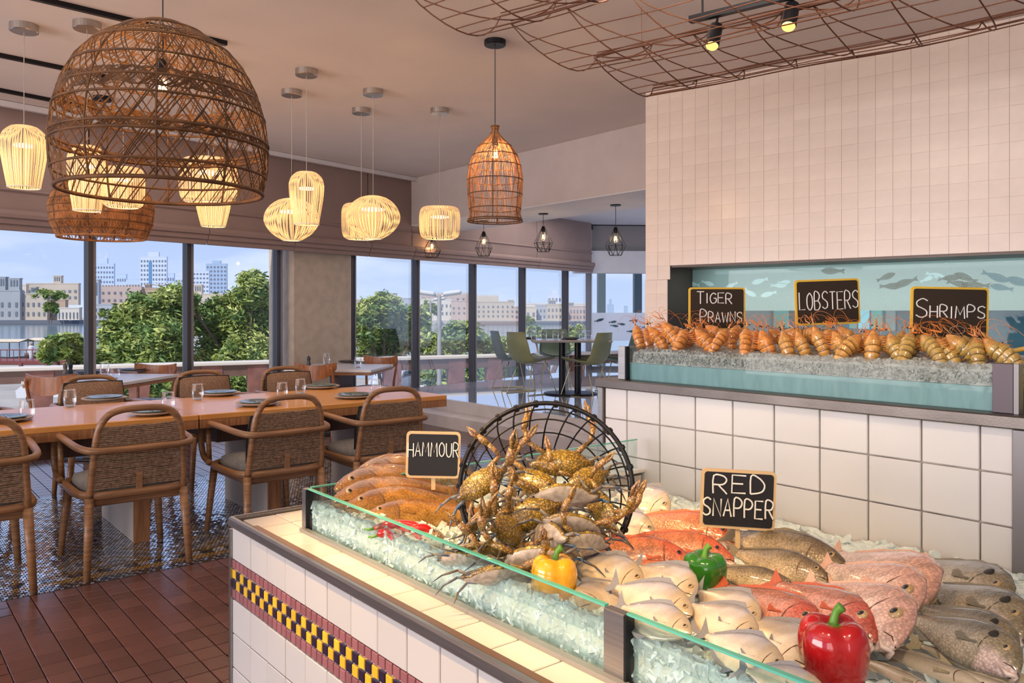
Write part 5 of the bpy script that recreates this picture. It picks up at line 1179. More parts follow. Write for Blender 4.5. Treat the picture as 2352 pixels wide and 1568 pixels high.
M_fin = {k: mat('fin_'+k, c, .45, var=.35, vscale=60, stretch=(1,6,1)) for k, c in {'grouper':(.30,.13,.03),'snapper':(.60,.14,.07),'redsnap':(.45,.10,.05),'pomfret':(.24,.24,.27),'bream':(.62,.38,.30),'gilthead':(.22,.20,.16),'seabass':(.22,.18,.12),'whiting':(.40,.34,.22)}.items()}
M_eyew = {'y': mat('eye_gold',(.40,.27,.12),.15,coat=1), 'r': mat('eye_red',(.50,.08,.04),.15,coat=1), 'w': mat('eye_silver',(.6,.6,.58),.15,coat=1)}; M_pup = mat('pupil', (.01,.01,.012), .05, coat=1)
M_dkl = mat('dark_fold', (.10,.05,.035), .6); M_lip = mat('pale_lip', (.72,.58,.52), .4); M_gb = mat('gill_black', (.015,.013,.012), .5)
FM = {}
def fish_meshes(kind):
    if kind in FM: return FM[kind]
    prof, back, belly, head, M_ = FP[kind]; P = [V(p) for p in [(a,b_,c) for a,b_,c,d in prof]]; th = [p[3] for p in prof]
    xs = []; 
    for i in range(len(prof)-1):
        for k in range(3):
            u_ = k/3; xs.append([prof[i][q]+(prof[i+1][q]-prof[i][q])*(u_*u_*(3-2*u_)*.4+u_*.6) for q in range(4)])
    xs.append(list(prof[-1])); n = 18; vs = []
    for (x, tp, bt, t_) in xs:
        cy = (tp+bt)/2; ry = (tp-bt)/2
        for j in range(n):
            a = 2*pi*j/n; c_, s_ = cos(a), sin(a); vs.append((.5-x, cy+ry*s_, t_*c_*(1-.25*abs(s_))))
    fs = [(i*n+j, i*n+(j+1)%n, (i+1)*n+(j+1)%n, (i+1)*n+j) for i in range(len(xs)-1) for j in range(n)]; fs += [tuple(range(n))[::-1], tuple((len(xs)-1)*n+j for j in range(n))]
    m = MB(); m.add(vs, fs); me = m.mesh('body', M_, True)
    def colf(c):
        x = .5-c.x; tp = 0; 
        for i in range(len(prof)-1):
            if prof[i][0] <= x <= prof[i+1][0]+1e-6:
                u_ = (x-prof[i][0])/(prof[i+1][0]-prof[i][0]); tp = prof[i][1]+(prof[i+1][1]-prof[i][1])*u_; bt = prof[i][2]+(prof[i+1][2]-prof[i][2])*u_; break
        else: tp, bt = .05, -.05
        v = (c.y-bt)/(tp-bt+1e-6); cc = mixc(belly, back, (v-.45)*1.7 if kind == 'pomfret' else (v-.25)*1.5)
        hd = 1 if x < .25 else max(0, 1-(x-.25)/.04); cc = mixc(cc, mixc(belly, head, .35+v*.8), hd*.75)
        if kind in ('redsnap','bream','snapper') and x < .16 and v < .3: cc = mixc(cc, (.80,.68,.64), .6)
        if kind == 'gilthead' and x < .2 and v < .45: cc = (.70,.55,.52)
        if kind == 'pomfret' and x < .2: cc = mixc(cc, (.55,.45,.30), .5)
        return cc
    setcol(me, colf)
    D = {'body': me}
    # fins
    def fin(pts0, pts1, name='fin'):
        m = MB(); k = len(pts0); z = .0022; vs = [(x,y,z) for x,y in pts0]+[(x,y,z*.4) for x,y in pts1]+[(x,y,-z) for x,y in pts0]+[(x,y,-z*.4) for x,y in pts1]; fs = []
        for i in range(k-1): fs += [(i,i+1,k+i+1,k+i),(2*k+i+1,2*k+i,3*k+i,3*k+i+1)]
        for i in range(k-1): fs.append((k+i,k+i+1,3*k+i+1,3*k+i))
        m.add(vs, fs)
        for i in range(k): m.tube([(pts0[i][0],pts0[i][1],0),(pts1[i][0],pts1[i][1],0)], .0022, 3, caps=False)
        return m.mesh(name, M_fin[kind])
    def top(x): 
        for i in range(len(prof)-1):
            if prof[i][0] <= x <= prof[i+1][0]+1e-6: u_ = (x-prof[i][0])/(prof[i+1][0]-prof[i][0]); return [prof[i][q]+(prof[i+1][q]-prof[i][q])*u_ for q in (1,2,3)]
        return [.04,-.04,.01]
    K = 9; x0, x1, hf = {'pomfret':(.34,.80,.045),'bream':(.26,.76,.018),'whiting':(.30,.70,.020)}.get(kind, (.28,.78,.022))
    a0 = [(.5-(x0+(x1-x0)*i/K), top(x0+(x1-x0)*i/K)[0]-.006) for i in range(K+1)]
    if kind == 'pomfret': a1 = [(p[0]-.06*(1-i/K)-.03, p[1]+hf*(1-i/K)**1.5+.008) for i, p in enumerate(a0)]
    else: a1 = [(p[0]-.045, p[1]+hf*(.75+.25*sin(i*2.2))*(1 if i < K else .3)) for i, p in enumerate(a0)]
    D['dorsal_fin'] = fin(a0, a1, 'dorsal_fin')
    xa = .40 if kind == 'pomfret' else .60; a0 = [(.5-(xa+(.80-xa)*i/5), top(xa+(.80-xa)*i/5)[1]+.006) for i in range(6)]
    a1 = [(p[0]-.05*(1-i/5)-.02, p[1]-(.06 if kind == 'pomfret' else .022)*(1-i/5)**1.3-.004) for i, p in enumerate(a0)]
    D['anal_fin'] = fin(a0, a1, 'anal_fin')
    tf = .17 if kind == 'pomfret' else (.08 if kind == 'grouper' else .095); tl = .13
    a0 = [(-.375, .032-.064*i/8) for i in range(9)]; a1 = [(-.40-tl*(.45+.55*abs(i/4-1)**1.2) if kind != 'grouper' else -.5, tf*(1-i/4)) for i in range(9)]
    D['tail_fin'] = fin(a0, a1, 'tail_fin')
    tb = top(.30); zf = tb[2]*.93
    m = MB(); k = 6; r0 = [(.5-.27, -.005-.02*i/k) for i in range(k+1)]; Lp_ = .17 if kind in ('pomfret','bream','gilthead') else .12; r1 = [(.5-.27-Lp_*(1-.35*abs(i/k-.35)), .012-.055*i/k) for i in range(k+1)]
    vs = [(x,y,zf) for x,y in r0]+[(x,y,zf*.97+.002) for x,y in r1]+[(x,y,-zf) for x,y in r0]+[(x,y,-zf*.97-.002) for x,y in r1]; k1 = k+1
    m.add(vs, [(i,k1+i,k1+i+1,i+1) for i in range(k)]+[(2*k1+i,2*k1+i+1,3*k1+i+1,3*k1+i) for i in range(k)])
    for i in range(k1): m.tube([vs[i], vs[k1+i]], .0018, 3); 
    D['pectoral_fin'] = m.mesh('pectoral_fin', M_fin[kind])
    ex, er = {'pomfret':(.085,.026),'bream':(.125,.040),'redsnap':(.135,.032),'snapper':(.135,.028),'grouper':(.10,.022),'gilthead':(.12,.026),'seabass':(.105,.022),'whiting':(.08,.017)}[kind]
    tb = top(ex); ey = tb[0]*.38+tb[1]*.05; ez = tb[2]*.80
    ring = MB(); pup = MB()
    for s_ in (-1,1): ring.ball((.5-ex, ey, s_*ez), er, 14, 8, (1,1,.55)); pup.ball((.5-ex, ey, s_*(ez+er*.30)), er*.62, 12, 8, (1,1,.52))
    D['eye'] = ring.mesh('eye', M_eyew['r' if kind == 'snapper' else 'y'], True); D['pupil'] = pup.mesh('pupil', M_pup, True)
    # gill edge and mouth line
    g = MB(); mo = MB(); gx = .235 if kind != 'pomfret' else .17; tb = top(gx)
    for s_ in (-1,1):
        pts = []
        for i in range(9):
            a = -1.15+2.1*i/8; ry = (tb[0]-tb[1])/2; cy = (tb[0]+tb[1])/2; yy = cy+ry*.86*sin(a); xx = gx+.028*(cos(a)-.6); tz = top(xx)[2]; pts.append((.5-xx, yy, s_*tz*max(.0,cos(a))**.9*(1-.25*abs(sin(a)))*1.0))
        g.tube(pts, .0042 if kind != 'gilthead' else .0026, 5)
        m0 = prof[0]; mo.tube([(.5+.001, (m0[1]+m0[2])/2-.008, 0), (.5-.03, prof[1][2]*.45, s_*prof[1][3]*.96), (.5-.075, top(.075)[1]*.42, s_*top(.075)[2]*.88)], [.0045,.0042,.002], 5)
    D['gill_edge'] = g.mesh('gill_edge', M_dkl if kind != 'gilthead' else M_gb, True); D['mouth'] = mo.mesh('mouth', M_dkl, True)
    if kind in ('redsnap','snapper','bream','gilthead','seabass'):
        j = MB(); m0 = prof[0]
        for s_ in (-1,1): j.tube([(.5+.006, m0[2]-.004, 0),(.5-.02, prof[1][2]-.0, s_*prof[1][3]*.80),(.5-.06, top(.06)[1]*.74, s_*top(.06)[2]*.80)], [.014,.013,.006], 7)
        D['lip'] = j.mesh('lip', M_lip if kind != 'seabass' else mat('bass_lip',(.45,.34,.25),.4), True)
    if kind == 'gilthead':
        b_ = MB()
        for s_ in (-1,1): b_.ball((.5-.24, .075, s_*top(.24)[2]*.78), .040, 10, 6, (.9,1.1,.20))
        D['gill_spot'] = b_.mesh('gill_spot', M_gb, True)
    FM[kind] = D; return D
def on_ice(px, py, h=0):
    """point on the sloping ice (z = .915-.105*(y-.84)), h above it"""
    k = (px-CX)/F; d = V((CA*k-SA, SA*k+CA, -(py-CY)/F)); # H + t dz = .915+h-.105*(t dy-.84)
    t = (.915+h+.105*.84-H)/(d.z+.105*d.y); return V((0,0,H))+d*t
CATN = {'grouper':'grouper','snapper':'red_snapper','redsnap':'red_snapper','pomfret':'silver_pomfret','bream':'pink_sea_bream','gilthead':'dark_sea_bream','seabass':'sea_bass','whiting':'whiting'}
GRP = {'grouper':'brown groupers at the left end of the bed','snapper':'orange-red snappers behind the green pepper','redsnap':'red snappers in the middle of the bed','pomfret':'silver pomfrets','bream':'pink sea breams','gilthead':'dark sea breams','seabass':'grey-brown sea basses','whiting':'slim silver fish at the front right'}
def fish(kind, nose, tail, label, h=.02, tilt=42, flip=0, hn=None, Ls=1.0, bury=.3):
    a = on_ice(*nose, (h if hn is None else hn)); b_ = on_ice(*tail, h); ax = (a-b_); L = ax.length*Ls; ax.normalize(); b_ = a-ax*L
    mid = (a+b_)/2; c_ = V((-mid.x, -mid.y, 0)).normalized(); n_ = V((0,0,1))*cos(R(tilt))+c_*sin(R(tilt)); n_ = (n_-ax*n_.dot(ax)).normalized()
    d = n_.cross(ax).normalized()
    if (d.dot(V((0,0,1))-c_*.8) < 0) != bool(flip): d = -d
    z_ = ax.cross(d)
    M4 = Matrix(((ax.x,d.x,z_.x,mid.x),(ax.y,d.y,z_.y,mid.y),(ax.z,d.z,z_.z,mid.z),(0,0,0,1)))
    t = bpy.data.objects.new(CATN[kind], None); COL.objects.link(t); t.empty_display_size = .05
    t.matrix_world = M4 @ Matrix.Scale(L, 4); tag(t, label, 'fish', GRP[kind])
    D = fish_meshes(kind); 
    for k, me in D.items():
        if k in ('pupil',): continue
        o = put(k, me, t)
        if k == 'eye': put('pupil', D['pupil'], o)
    return t
fish('grouper', (812,1096),(1075,1072), 'brown grouper furthest back, under the HAMMOUR sign', .055, 50)
fish('grouper', (768,1122),(1060,1098), 'second brown grouper from the back, its nose out past the glass corner', .045, 50)
fish('grouper', (762,1150),(1075,1128), 'third brown grouper from the back, nose closest to the glass corner', .030, 48)
fish('grouper', (792,1163),(1085,1150), 'fourth brown grouper, between the third and the front one', .022, 48)
fish('grouper', (840,1182),(1112,1180), 'front brown grouper, lying beside the red chillies', .022, 44)
fish('pomfret', (1537,1172),(1405,1128), 'pale pomfret against the tiles behind the basket', .03, 55)
fish('pomfret', (1503,1222),(1372,1185), 'yellow-lit pomfret right of the basket', .03, 55)
fish('snapper', (1702,1242),(1440,1190), 'large red snapper under the RED SNAPPER sign', .02, 52, Ls=1.05)
fish('snapper', (1687,1281),(1395,1240), 'red snapper whose head shows right behind the green pepper', .04, 48)
fish('snapper', (1600,1292),(1285,1262), 'red snapper whose head is hidden by the green pepper', .035, 46)
fish('snapper', (1592,1338),(1360,1292), 'dark orange snapper under the pomfrets left of the green pepper', .015, 40)
fish('seabass', (1948,1300),(1660,1222), 'largest dark sea bass against the tiles', .04, 52)
fish('seabass', (1905,1325),(1668,1262), 'sea bass in the middle of the three near the green pepper', .04, 48)
fish('seabass', (1832,1350),(1620,1305), 'sea bass at the front, right of the green pepper', .035, 48)
fish('pomfret', (1478,1342),(1300,1278), 'pomfret with mirror-bright cheeks right of the yellow pepper', .03, 44)
fish('pomfret', (1597,1366),(1450,1292), 'pomfret with a clear round eye left of the green pepper', .045, 46)
fish('pomfret', (1330,1392),(1470,1340), 'pomfret lying nose to the left behind the glass', .015, 36)
fish('pomfret', (1590,1412),(1395,1338), 'pomfret second above the steel post', .035, 44)
fish('pomfret', (1588,1455),(1410,1385), 'pomfret directly above the steel post', .040, 42)
fish('pomfret', (1742,1430),(1590,1348), 'pomfret right below the green pepper', .035, 44)
fish('pomfret', (1737,1468),(1570,1378), 'pomfret in the middle, below the one under the green pepper', .040, 42)
fish('pomfret', (1802,1540),(1600,1448), 'lowest whole pomfret beside the glass edge', .035, 40)
fish('pomfret', (1858,1528),(1700,1408), 'pomfret tucked left of the red pepper', .030, 46)
fish('pomfret', (1905,1600),(1690,1530), 'yellow-lit pomfret cut by the bottom edge', .030, 40)
fish('bream', (2130,1388),(1900,1262), 'pink sea bream furthest back', .035, 52)
fish('bream', (2112,1402),(1880,1290), 'pink sea bream in the middle of the three', .055, 50)
fish('bream', (2088,1462),(1840,1330), 'front pink sea bream with a big dark eye', .060, 48)
fish('redsnap', (1892,1462),(1640,1338), 'red snapper left of the pair above the red pepper', .035, 46)
fish('redsnap', (2022,1466),(1760,1330), 'red snapper right of the pair, its lips beside the red pepper', .050, 46)
fish('gilthead', (2318,1385),(2095,1278), 'dark sea bream furthest back along the tiles', .02, 50)
fish('gilthead', (2368,1455),(2110,1332), 'dark sea bream second from the back at the right', .03, 50)
fish('gilthead', (2345,1490),(2090,1385), 'dark sea bream third from the back at the right', .035, 46)
fish('gilthead', (2352,1532),(2060,1402), 'front dark sea bream with a pink jaw', .045, 44)
fish('whiting', (2290,1590),(1960,1462), 'slim silver fish right of the red pepper', .020, 38)
fish('whiting', (2170,1600),(1950,1500), 'slim silver fish nearest the red pepper', .022, 38)
fish('whiting', (2420,1588),(2080,1470), 'slim silver fish under the front dark bream', .020, 38)
fish('whiting', (2440,1640),(2150,1520), 'slim silver fish in the bottom right corner', .025, 38)
# ---------------------------------------------------------------- peppers
def pepper(px, py, r, h, col, label, rz=0, tiltx=0, hz=0):
    p = on_ice(px, py, hz); t = thing('bell_pepper', label, 'pepper', p, rz)
    m = MB(); n = 40; prof = [(0,.10),(.25,.03),(.55,.0),(.80,.06),(.93,.22),(1.0,.48),(1.02,.70),(.92,.88),(.70,.975),(.42,.985),(.22,.93),(.10,.90),(0,.895)]
    P = smooth_path([(a,0,b_) for a, b_ in prof], 2); vs = []
    for q in P:
        for j in range(n):
            a = 2*pi*j/n; lobe = 1-.13*(1-abs(cos(2*a+.3)))**1.6*(1 if q.z > .1 else .6)-.02*sin(a); z = q.z*h
            if q.z > .85: z += .06*h*(abs(cos(2*a+.3))-.5)*min(1,q.x*1.4)
            vs.append((q.x*r*lobe*cos(a), q.x*r*lobe*sin(a), z))
    fs = [(i*n+j, i*n+(j+1)%n, (i+1)*n+(j+1)%n, (i+1)*n+j) for i in range(len(P)-1) for j in range(n)]
    m.add(vs, fs).build('flesh', mat('pepper_'+col[0], col[1], .14, coat=.8, var=.15, vscale=18, sss=0), t, smooth=True)
    MB().tube(smooth_path([(0,0,h*.88),(.001,.001,h*1.0),(.004,.003,h*1.12),(.010,.004,h*1.20)],4), [.0085,.0075,.0065,.006,.0055,.005,.005,.005,.0052,.0055,.006,.0064,.0066], 8).build('stem', mat('pepper_stem',(.10,.26,.03),.4), t, smooth=True)
    MB().lathe([(0,.905),(.012/ h*h if 0 else .010,.91),(.018,.90),(.020,.885)], 10).build('calyx', MATS['pepper_stem'], t) if 0 else None
    m = MB(); m.lathe([(.018,h*.905),(.012,h*.925),(0,h*.935)], 10); m.build('calyx', MATS['pepper_stem'], t, smooth=True)
    t.rotation_euler = (R(tiltx), 0, rz); return t
pepper(1271, 1392, .0385, .080, ('yellow',(.86,.40,.012)), 'yellow bell pepper behind the glass, left of the pomfrets', .4, -4, -.012)
pepper(1617, 1358, .0375, .066, ('green',(.025,.17,.012)), 'green bell pepper among the fish', 1.0, 3, .012)
pepper(1915, 1580, .043, .088, ('red',(.42,.006,.008)), 'red bell pepper in front of the red snappers', .2, 2, .0)
def chilli(pts, label):
    P = [on_ice(*p) for p in pts]; t = thing('red_chilli', label, 'chilli', P[0], 0, 'red chillies by the front grouper'); sp = smooth_path([p-P[0] for p in P], 5); n = len(sp)
    MB().tube(sp, [.0085*(min(1,.45+3*i/n))*(1-(i/n)**3)+.0012 for i in range(n)], 10).build('pod', mat('chilli_red',(.55,.008,.006),.12,coat=.8), t, smooth=True)
    d = (sp[0]-sp[2]).normalized(); MB().tube([sp[0]+d*-.004, sp[0]+d*.012, sp[0]+d*.022+V((0,0,.004))], [.004,.0025,.002], 6).build('stem', MATS['pepper_stem'], t, smooth=True)
chilli([(860,1213,.014),(905,1204,.026),(950,1206,.03),(985,1225,.018)], 'long red chilli lying on top of the others')
chilli([(905,1222,.010),(945,1216,.022),(978,1212,.028),(996,1232,.012)], 'red chilli bent at the right of the heap')
chilli([(868,1228,.006),(890,1222,.014),(905,1240,.006)], 'short red chilli at the left of the heap')
chilli([(940,1230,.008),(962,1240,.014),(970,1262,.002)], 'red chilli hanging down behind the glass')
# ---------------------------------------------------------------- crabs
M_shell = vcmat('crab_shell', .26, 13, .5, .5, 'crab', .5); M_claw = vcmat('crab_claw', .26, 16, .4, .5, 'crab', .5)
M_belly = mat('crab_belly', (.42,.36,.30), .3, coat=.4, var=.3, vscale=6); M_blue = mat('crab_blue', (.035,.11,.24), .28, coat=.5, col2=(.24,.16,.05), vscale=3.5)
def crab_meshes():
    n = 44; ring = []
    for j in range(n):
        a = 2*pi*j/n; x = 1.0*cos(a); y = .52*sin(a); 
        if sin(a) > .1: r = 1+.035*(j%2)
        else: r = 1.0
        if abs(cos(a)) > .985: x *= 1.22
        ring.append((x*r, y*r+.06*(1-cos(a)**2)))
    vs = []; lv = [(.0,.30),(.35,.285),(.62,.235),(.84,.15),(.97,.05),(1.0,.0),(.93,-.07),(.70,-.17),(.0,-.20)]
    for k, z in lv:
        for (x, y) in ring: vs.append((x*k, y*k+(.0 if k > .9 else 0), z))
    fs = [(i*n+j, (i+1)*n+j, (i+1)*n+(j+1)%n, i*n+(j+1)%n) for i in range(len(lv)-1) for j in range(n)]
    m = MB(); m.add(vs, fs); me = m.mesh('carapace', [M_shell, M_belly], True)
    for i, p in enumerate(me.polygons):
        if i//n >= 6: p.material_index = 1
    setcol(me, lambda c: mixc((.26,.18,.035), (.13,.085,.025), abs(c.x)+.2*sin(c.y*9)))
    D = {'carapace': me}
    e = MB(); [e.ball((s_*.22,.56,.05), .05, 8, 6) for s_ in (-1,1)]; D['eyes'] = e.mesh('eyes', M_pup, True)
    for nm, pts in {'A':[(.55,.42,0),(1.15,.85,.05),(1.30,1.35,.15)], 'B':[(.55,.42,0),(1.25,.55,.1),(1.05,1.20,.35)]}.items():
        m = MB(); a, b_, c_ = [V(p) for p in pts]; m.tube([a, a.lerp(b_,.5), b_], [.08,.105,.085], 8); m.tube([b_+(b_-a)*-.03, b_.lerp(c_,.45), c_], [.085,.105,.10], 8)
        d = (c_-b_).normalized(); s_ = V((-.25 if nm == 'A' else -.35,1,.1)).normalized(); f = c_+s_*.50
        m.tube([c_-s_*.05, c_+s_*.2, f], [.10,.145,.105], 9); u_ = V((.5,.25,0)); 
        m.tube([f-s_*.03, f+s_*.3+u_*.12, f+s_*.62], [.085,.065,.012], 7); m.tube([f-s_*.05-u_*.12, f+s_*.28-u_*.20, f+s_*.56-u_*.03], [.075,.055,.012], 7)
        me = m.mesh('claw', M_claw, True); setcol(me, lambda c: mixc((.24,.15,.035), (.30,.17,.10), noise.noise(c*2)+.5)); D['claw'+nm] = me
        mm = MB(); mm.v = [(-x,y,z) for x,y,z in m.v]; mm.f = [q[::-1] for q in m.f]; mm.m = m.m; me = mm.mesh('claw', M_claw, True); setcol(me, lambda c: mixc((.24,.15,.035), (.30,.17,.10), noise.noise(c*2)+.5)); D['claw'+nm+'m'] = me
    for i in range(4):
        a = R(12-28*i); m = MB(); r0 = V((.80*cos(a), .40*sin(a)-.02, -.05)); r1 = r0+V((cos(a)*.55, sin(a)*.55, .22)); r2 = r1+V((cos(a-.25)*.5, sin(a-.25)*.5, -.12)); r3 = r2+V((cos(a-.5)*.38, sin(a-.5)*.38, -.20))
        m.tube([r0,(r0+r1)/2,r1], [.055,.075,.055], 6, flat=.6); m.tube([r1,(r1+r2)/2,r2], [.055,.06,.04], 6, flat=.6); m.tube([r2,(r2+r3)/2,r3], ([.045,.035,.008] if i < 3 else [.05,.10,.03]), 6, flat=.35)
        D['leg%d'%i] = m.mesh('leg', M_blue, True); mm = MB(); mm.v = [(-x,y,z) for x,y,z in m.v]; mm.f = [q[::-1] for q in m.f]; mm.m = m.m; D['leg%dm'%i] = mm.mesh('leg', M_blue, True)
    return D
CD = crab_meshes()
def crab(px, py, Y, w_, eul, label, ca='A', cb='A', claws=(1,1)):
    t = bpy.data.objects.new('blue_crab', None); COL.objects.link(t); p = at(px, py, Y=Y); t.empty_display_size = .03
    t.matrix_world = Matrix.Translation(p) @ Matrix.Rotation(R(50.8),4,'Z') @ Euler([R(e) for e in eul]).to_matrix().to_4x4() @ Matrix.Scale(w_*.55, 4)
    tag(t, label, 'crab', 'blue swimmer crabs spilling from the wire basket')
    c_ = put('carapace', CD['carapace'], t); put('eyes', CD['eyes'], c_)
    if claws[0]: put('claw', CD['claw'+ca], t)
    if claws[1]: put('claw', CD['claw'+cb+'m'], t)
    for i in range(4): put('leg', CD['leg%d'%i], t); put('leg', CD['leg%dm'%i], t)
    return t
crab(1290,1066,1.70,.106,(58,0,6), 'topmost crab in the basket, claws raised to both sides', 'A','A')
crab(1282,1150,1.54,.122,(66,6,-176), 'largest crab in the middle, its pale-spotted back towards us', 'A','A',(1,0))
crab(1106,1112,1.56,.088,(62,-30,14), 'crab leaning on the left side of the basket rim', 'B','A',(1,0))
crab(1228,1112,1.66,.096,(60,14,-24), 'crab between the top crab and the left one', 'A','B',(0,1))
crab(1350,1104,1.66,.088,(62,-14,30), 'orange-lit crab at the right inside the basket', 'A','A',(0,1))
crab(1228,1288,1.38,.104,(62,10,168), 'crab just above the yellow pepper', 'A','B',(1,0))
crab(1012,1242,1.62,.078,(52,5,100), 'small crab left of the basket beside the chillies', 'B','A',(0,0))
crab(1168,1222,1.46,.100,(70,20,60), 'crab tumbled at the basket mouth, legs up', 'A','B',(0,0))
crab(1318,1212,1.46,.104,(55,-20,200), 'crab at the lower right of the basket mouth', 'B','A',(0,1))
crab(1112,1262,1.47,.094,(150,10,30), 'crab on its back at the front left of the heap', 'A','A',(1,0))
crab(1062,1290,1.45,.092,(48,10,140), 'crab lying against the glass, left of the heap', 'A','B',(0,1))
crab(1148,1322,1.36,.098,(45,0,190), 'crab pressed to the glass under the heap', 'A','A',(0,1))
crab(1378,1170,1.58,.092,(70,30,-60), 'crab at the right rim of the basket', 'A','B')
crab(1225,1182,1.52,.100,(80,-20,14), 'crab showing blue legs in the middle of the heap', 'B','B',(0,1))
crab(1170,1160,1.58,.092,(72,24,-100), 'crab wedged under the left claw cluster', 'A','A',(1,0))
crab(1262,1236,1.44,.094,(86,12,120), 'crab standing on edge above the pepper crab', 'A','A',(0,0))
crab(1340,1252,1.44,.088,(70,-8,-150), 'crab under the front rim of the basket', 'A','A',(1,0))
crab(1100,1196,1.52,.086,(120,-10,60), 'crab with its underside showing inside the left rim', 'A','B',(0,1))
# ---------------------------------------------------------------- wire basket
bc_ = at(1254,1118,Y=1.60); rB = .172; up = V((0,0,1)); cdir = V((-bc_.x,-bc_.y,0)).normalized(); nB = (cdir*cos(R(22))+up*sin(R(22))).normalized(); xB = up.cross(nB).normalized(); yB = nB.cross(xB)
MBk = Matrix(((xB.x,yB.x,nB.x,bc_.x),(xB.y,yB.y,nB.y,bc_.y),(xB.z,yB.z,nB.z,bc_.z),(0,0,0,1)))
t = bpy.data.objects.new('wire_basket', None); COL.objects.link(t); t.matrix_world = MBk; tag(t, 'black round wire basket tipped on its side, full of crabs', 'basket')
def bp_(r_, z, n=48): return [(r_*cos(2*pi*k/n), r_*sin(2*pi*k/n), z) for k in range(n)]
MB().tube(bp_(rB,0,64), .0048, 8, closed=True).build('rim', M_black, t, smooth=True)
pb = [(1.0,0),(.97,-.03),(.90,-.065),(.78,-.10),(.60,-.128),(.35,-.145)]
for (k, z) in pb[1:]: MB().tube(bp_(rB*k, z), .0019, 5, closed=True).build('hoop', M_black, t, smooth=True)
for i in range(26):
    a = 2*pi*i/26; MB().tube(smooth_path([(rB*k*cos(a+.05*q), rB*k*sin(a+.05*q), z) for q, (k, z) in enumerate(pb)], 2), .0019, 5).build('rib', M_black, t, smooth=True)
    MB().tube([(rB*cos(a)*1.03, rB*sin(a)*1.03, .002),(rB*cos(a)*.97, rB*sin(a)*.97, -.006)], .0052, 6).build('wire_knot', M_black, t)
# ---------------------------------------------------------------- prawns
M_pr = vcmat('prawn_shell', .18, 26, .15, .85, coat=.6); M_porg = mat('prawn_leg', (.72,.22,.04), .35, coat=.4); M_ptail = mat('prawn_tail', (.50,.16,.05), .3, coat=.5, var=.4, vscale=80)
PC = [((.78,.32,.07),(.22,.07,.02)),((.68,.36,.09),(.13,.065,.02)),((.52,.34,.09),(.07,.05,.018))]
def prawn_meshes(v, bend):
    base, stripe = PC[v]; m = MB(); n = 14; pts = []; rad = []; col = []
    NS = 54; x = 0; z = 0; ang = .18; segs = 9
    for i in range(NS+1):
        f = i/NS; pts.append((x, 0, z)); ph = (f*segs)%1; r = .150*(1-.42*f)*(1-.17*ph); rad.append(r*1.22); col.append(ph)
        ang2 = ang-bend*f**1.3; x -= cos(ang2)*1.0/NS*1.25; z += sin(ang2)*1.0/NS*1.25
    m.tube(pts, rad, n, flat=1.15); me = m.mesh('abdomen', M_pr, True); ca = me.color_attributes.new('Col','FLOAT_COLOR','POINT')
    for i in range(NS+1):
        for j in range(n):
            q = i*n+j; 
            if q < len(me.vertices): c = mixc(base, stripe, 1 if col[i] > .70 else (.0 if col[i] < .35 else col[i]*.45)); ca.data[q].color = (*c, 1)
    D = {'abdomen': me}
    h = MB(); h.tube([(-.02,0,.0),(.06,0,.01),(.15,0,.02),(.25,0,.02),(.34,0,.02)], [.155,.16,.125,.08,.02], n, flat=1.15); h.tube([(.30,0,.10),(.45,0,.115),(.60,0,.13)], [.03,.018,.003], 6, flat=.4)
    me = h.mesh('head', M_pr, True); setcol(me, lambda c: mixc(base, (.66,.24,.06), .35+.6*c.x)); D['head'] = me
    e = MB(); [e.ball((.42,s_*.055,.06), .022, 8, 6) for s_ in (-1,1)]; D['eyes'] = e.mesh('eyes', M_pup, True)
    tl = V(pts[-1]); dr = (V(pts[-1])-V(pts[-3])).normalized(); tf = MB()
    for a in (-.6,-.3,0,.3,.6):
        s_ = V((0,sin(a),0))+dr*cos(a); w_ = V((0,1,0)).cross(dr)*.012; side = s_.cross(V((0,1,0)).cross(dr)).normalized()*.035
        p1 = tl+s_*.02; p2 = tl+s_*.13; p3 = tl+s_*.20; tf.add([p1+w_*0, p2+side, p3, p2-side, p1+w_, p2+side+w_, p3+w_, p2-side+w_], [(0,1,2,3),(7,6,5,4),(0,4,5,1),(1,5,6,2),(2,6,7,3),(3,7,4,0)])
    D['tail_fan'] = tf.mesh('tail_fan', M_ptail)
    lg = MB()
    for i in range(7):
        for s_ in (-1,1):
            q = .30-.07*i; lg.tube([(q,s_*.05,-.07),(q+.05,s_*.12,-.16-.02*(i%2)),(q+.14,s_*.10,-.26)], [.014,.010,.003], 5)
    for i in range(5):
        k = int((i+.6)*NS/6.2); p = V(pts[k]); 
        for s_ in (-1,1): lg.tube([p+V((0,s_*.05,-rad[k]*.8)), p+V((.04,s_*.07,-rad[k]-.08))], [.016,.006], 5)
    D['legs'] = lg.mesh('legs', M_porg, True)
    an = MB()
    for s_ in (-1,1):
        an.tube(smooth_path([(.46,s_*.03,.05),(.62,s_*.10,.16),(.60,s_*.26,.30),(.36,s_*.44,.36),(.05,s_*.52,.30)],4), .0038, 4); an.tube([(.46,s_*.02,.03),(.62,s_*.05,.06),(.72,s_*.10,.02)], .006, 4); an.tube([(.45,s_*.04,.0),(.56,s_*.10,-.05),(.66,s_*.07,-.10)], .012, 4)
    D['antennae'] = an.mesh('antennae', M_porg)
    return D
PD = [[prawn_meshes(v, b_) for b_ in (1.7, 2.6)] for v in range(3)]
rp = random.Random(3)
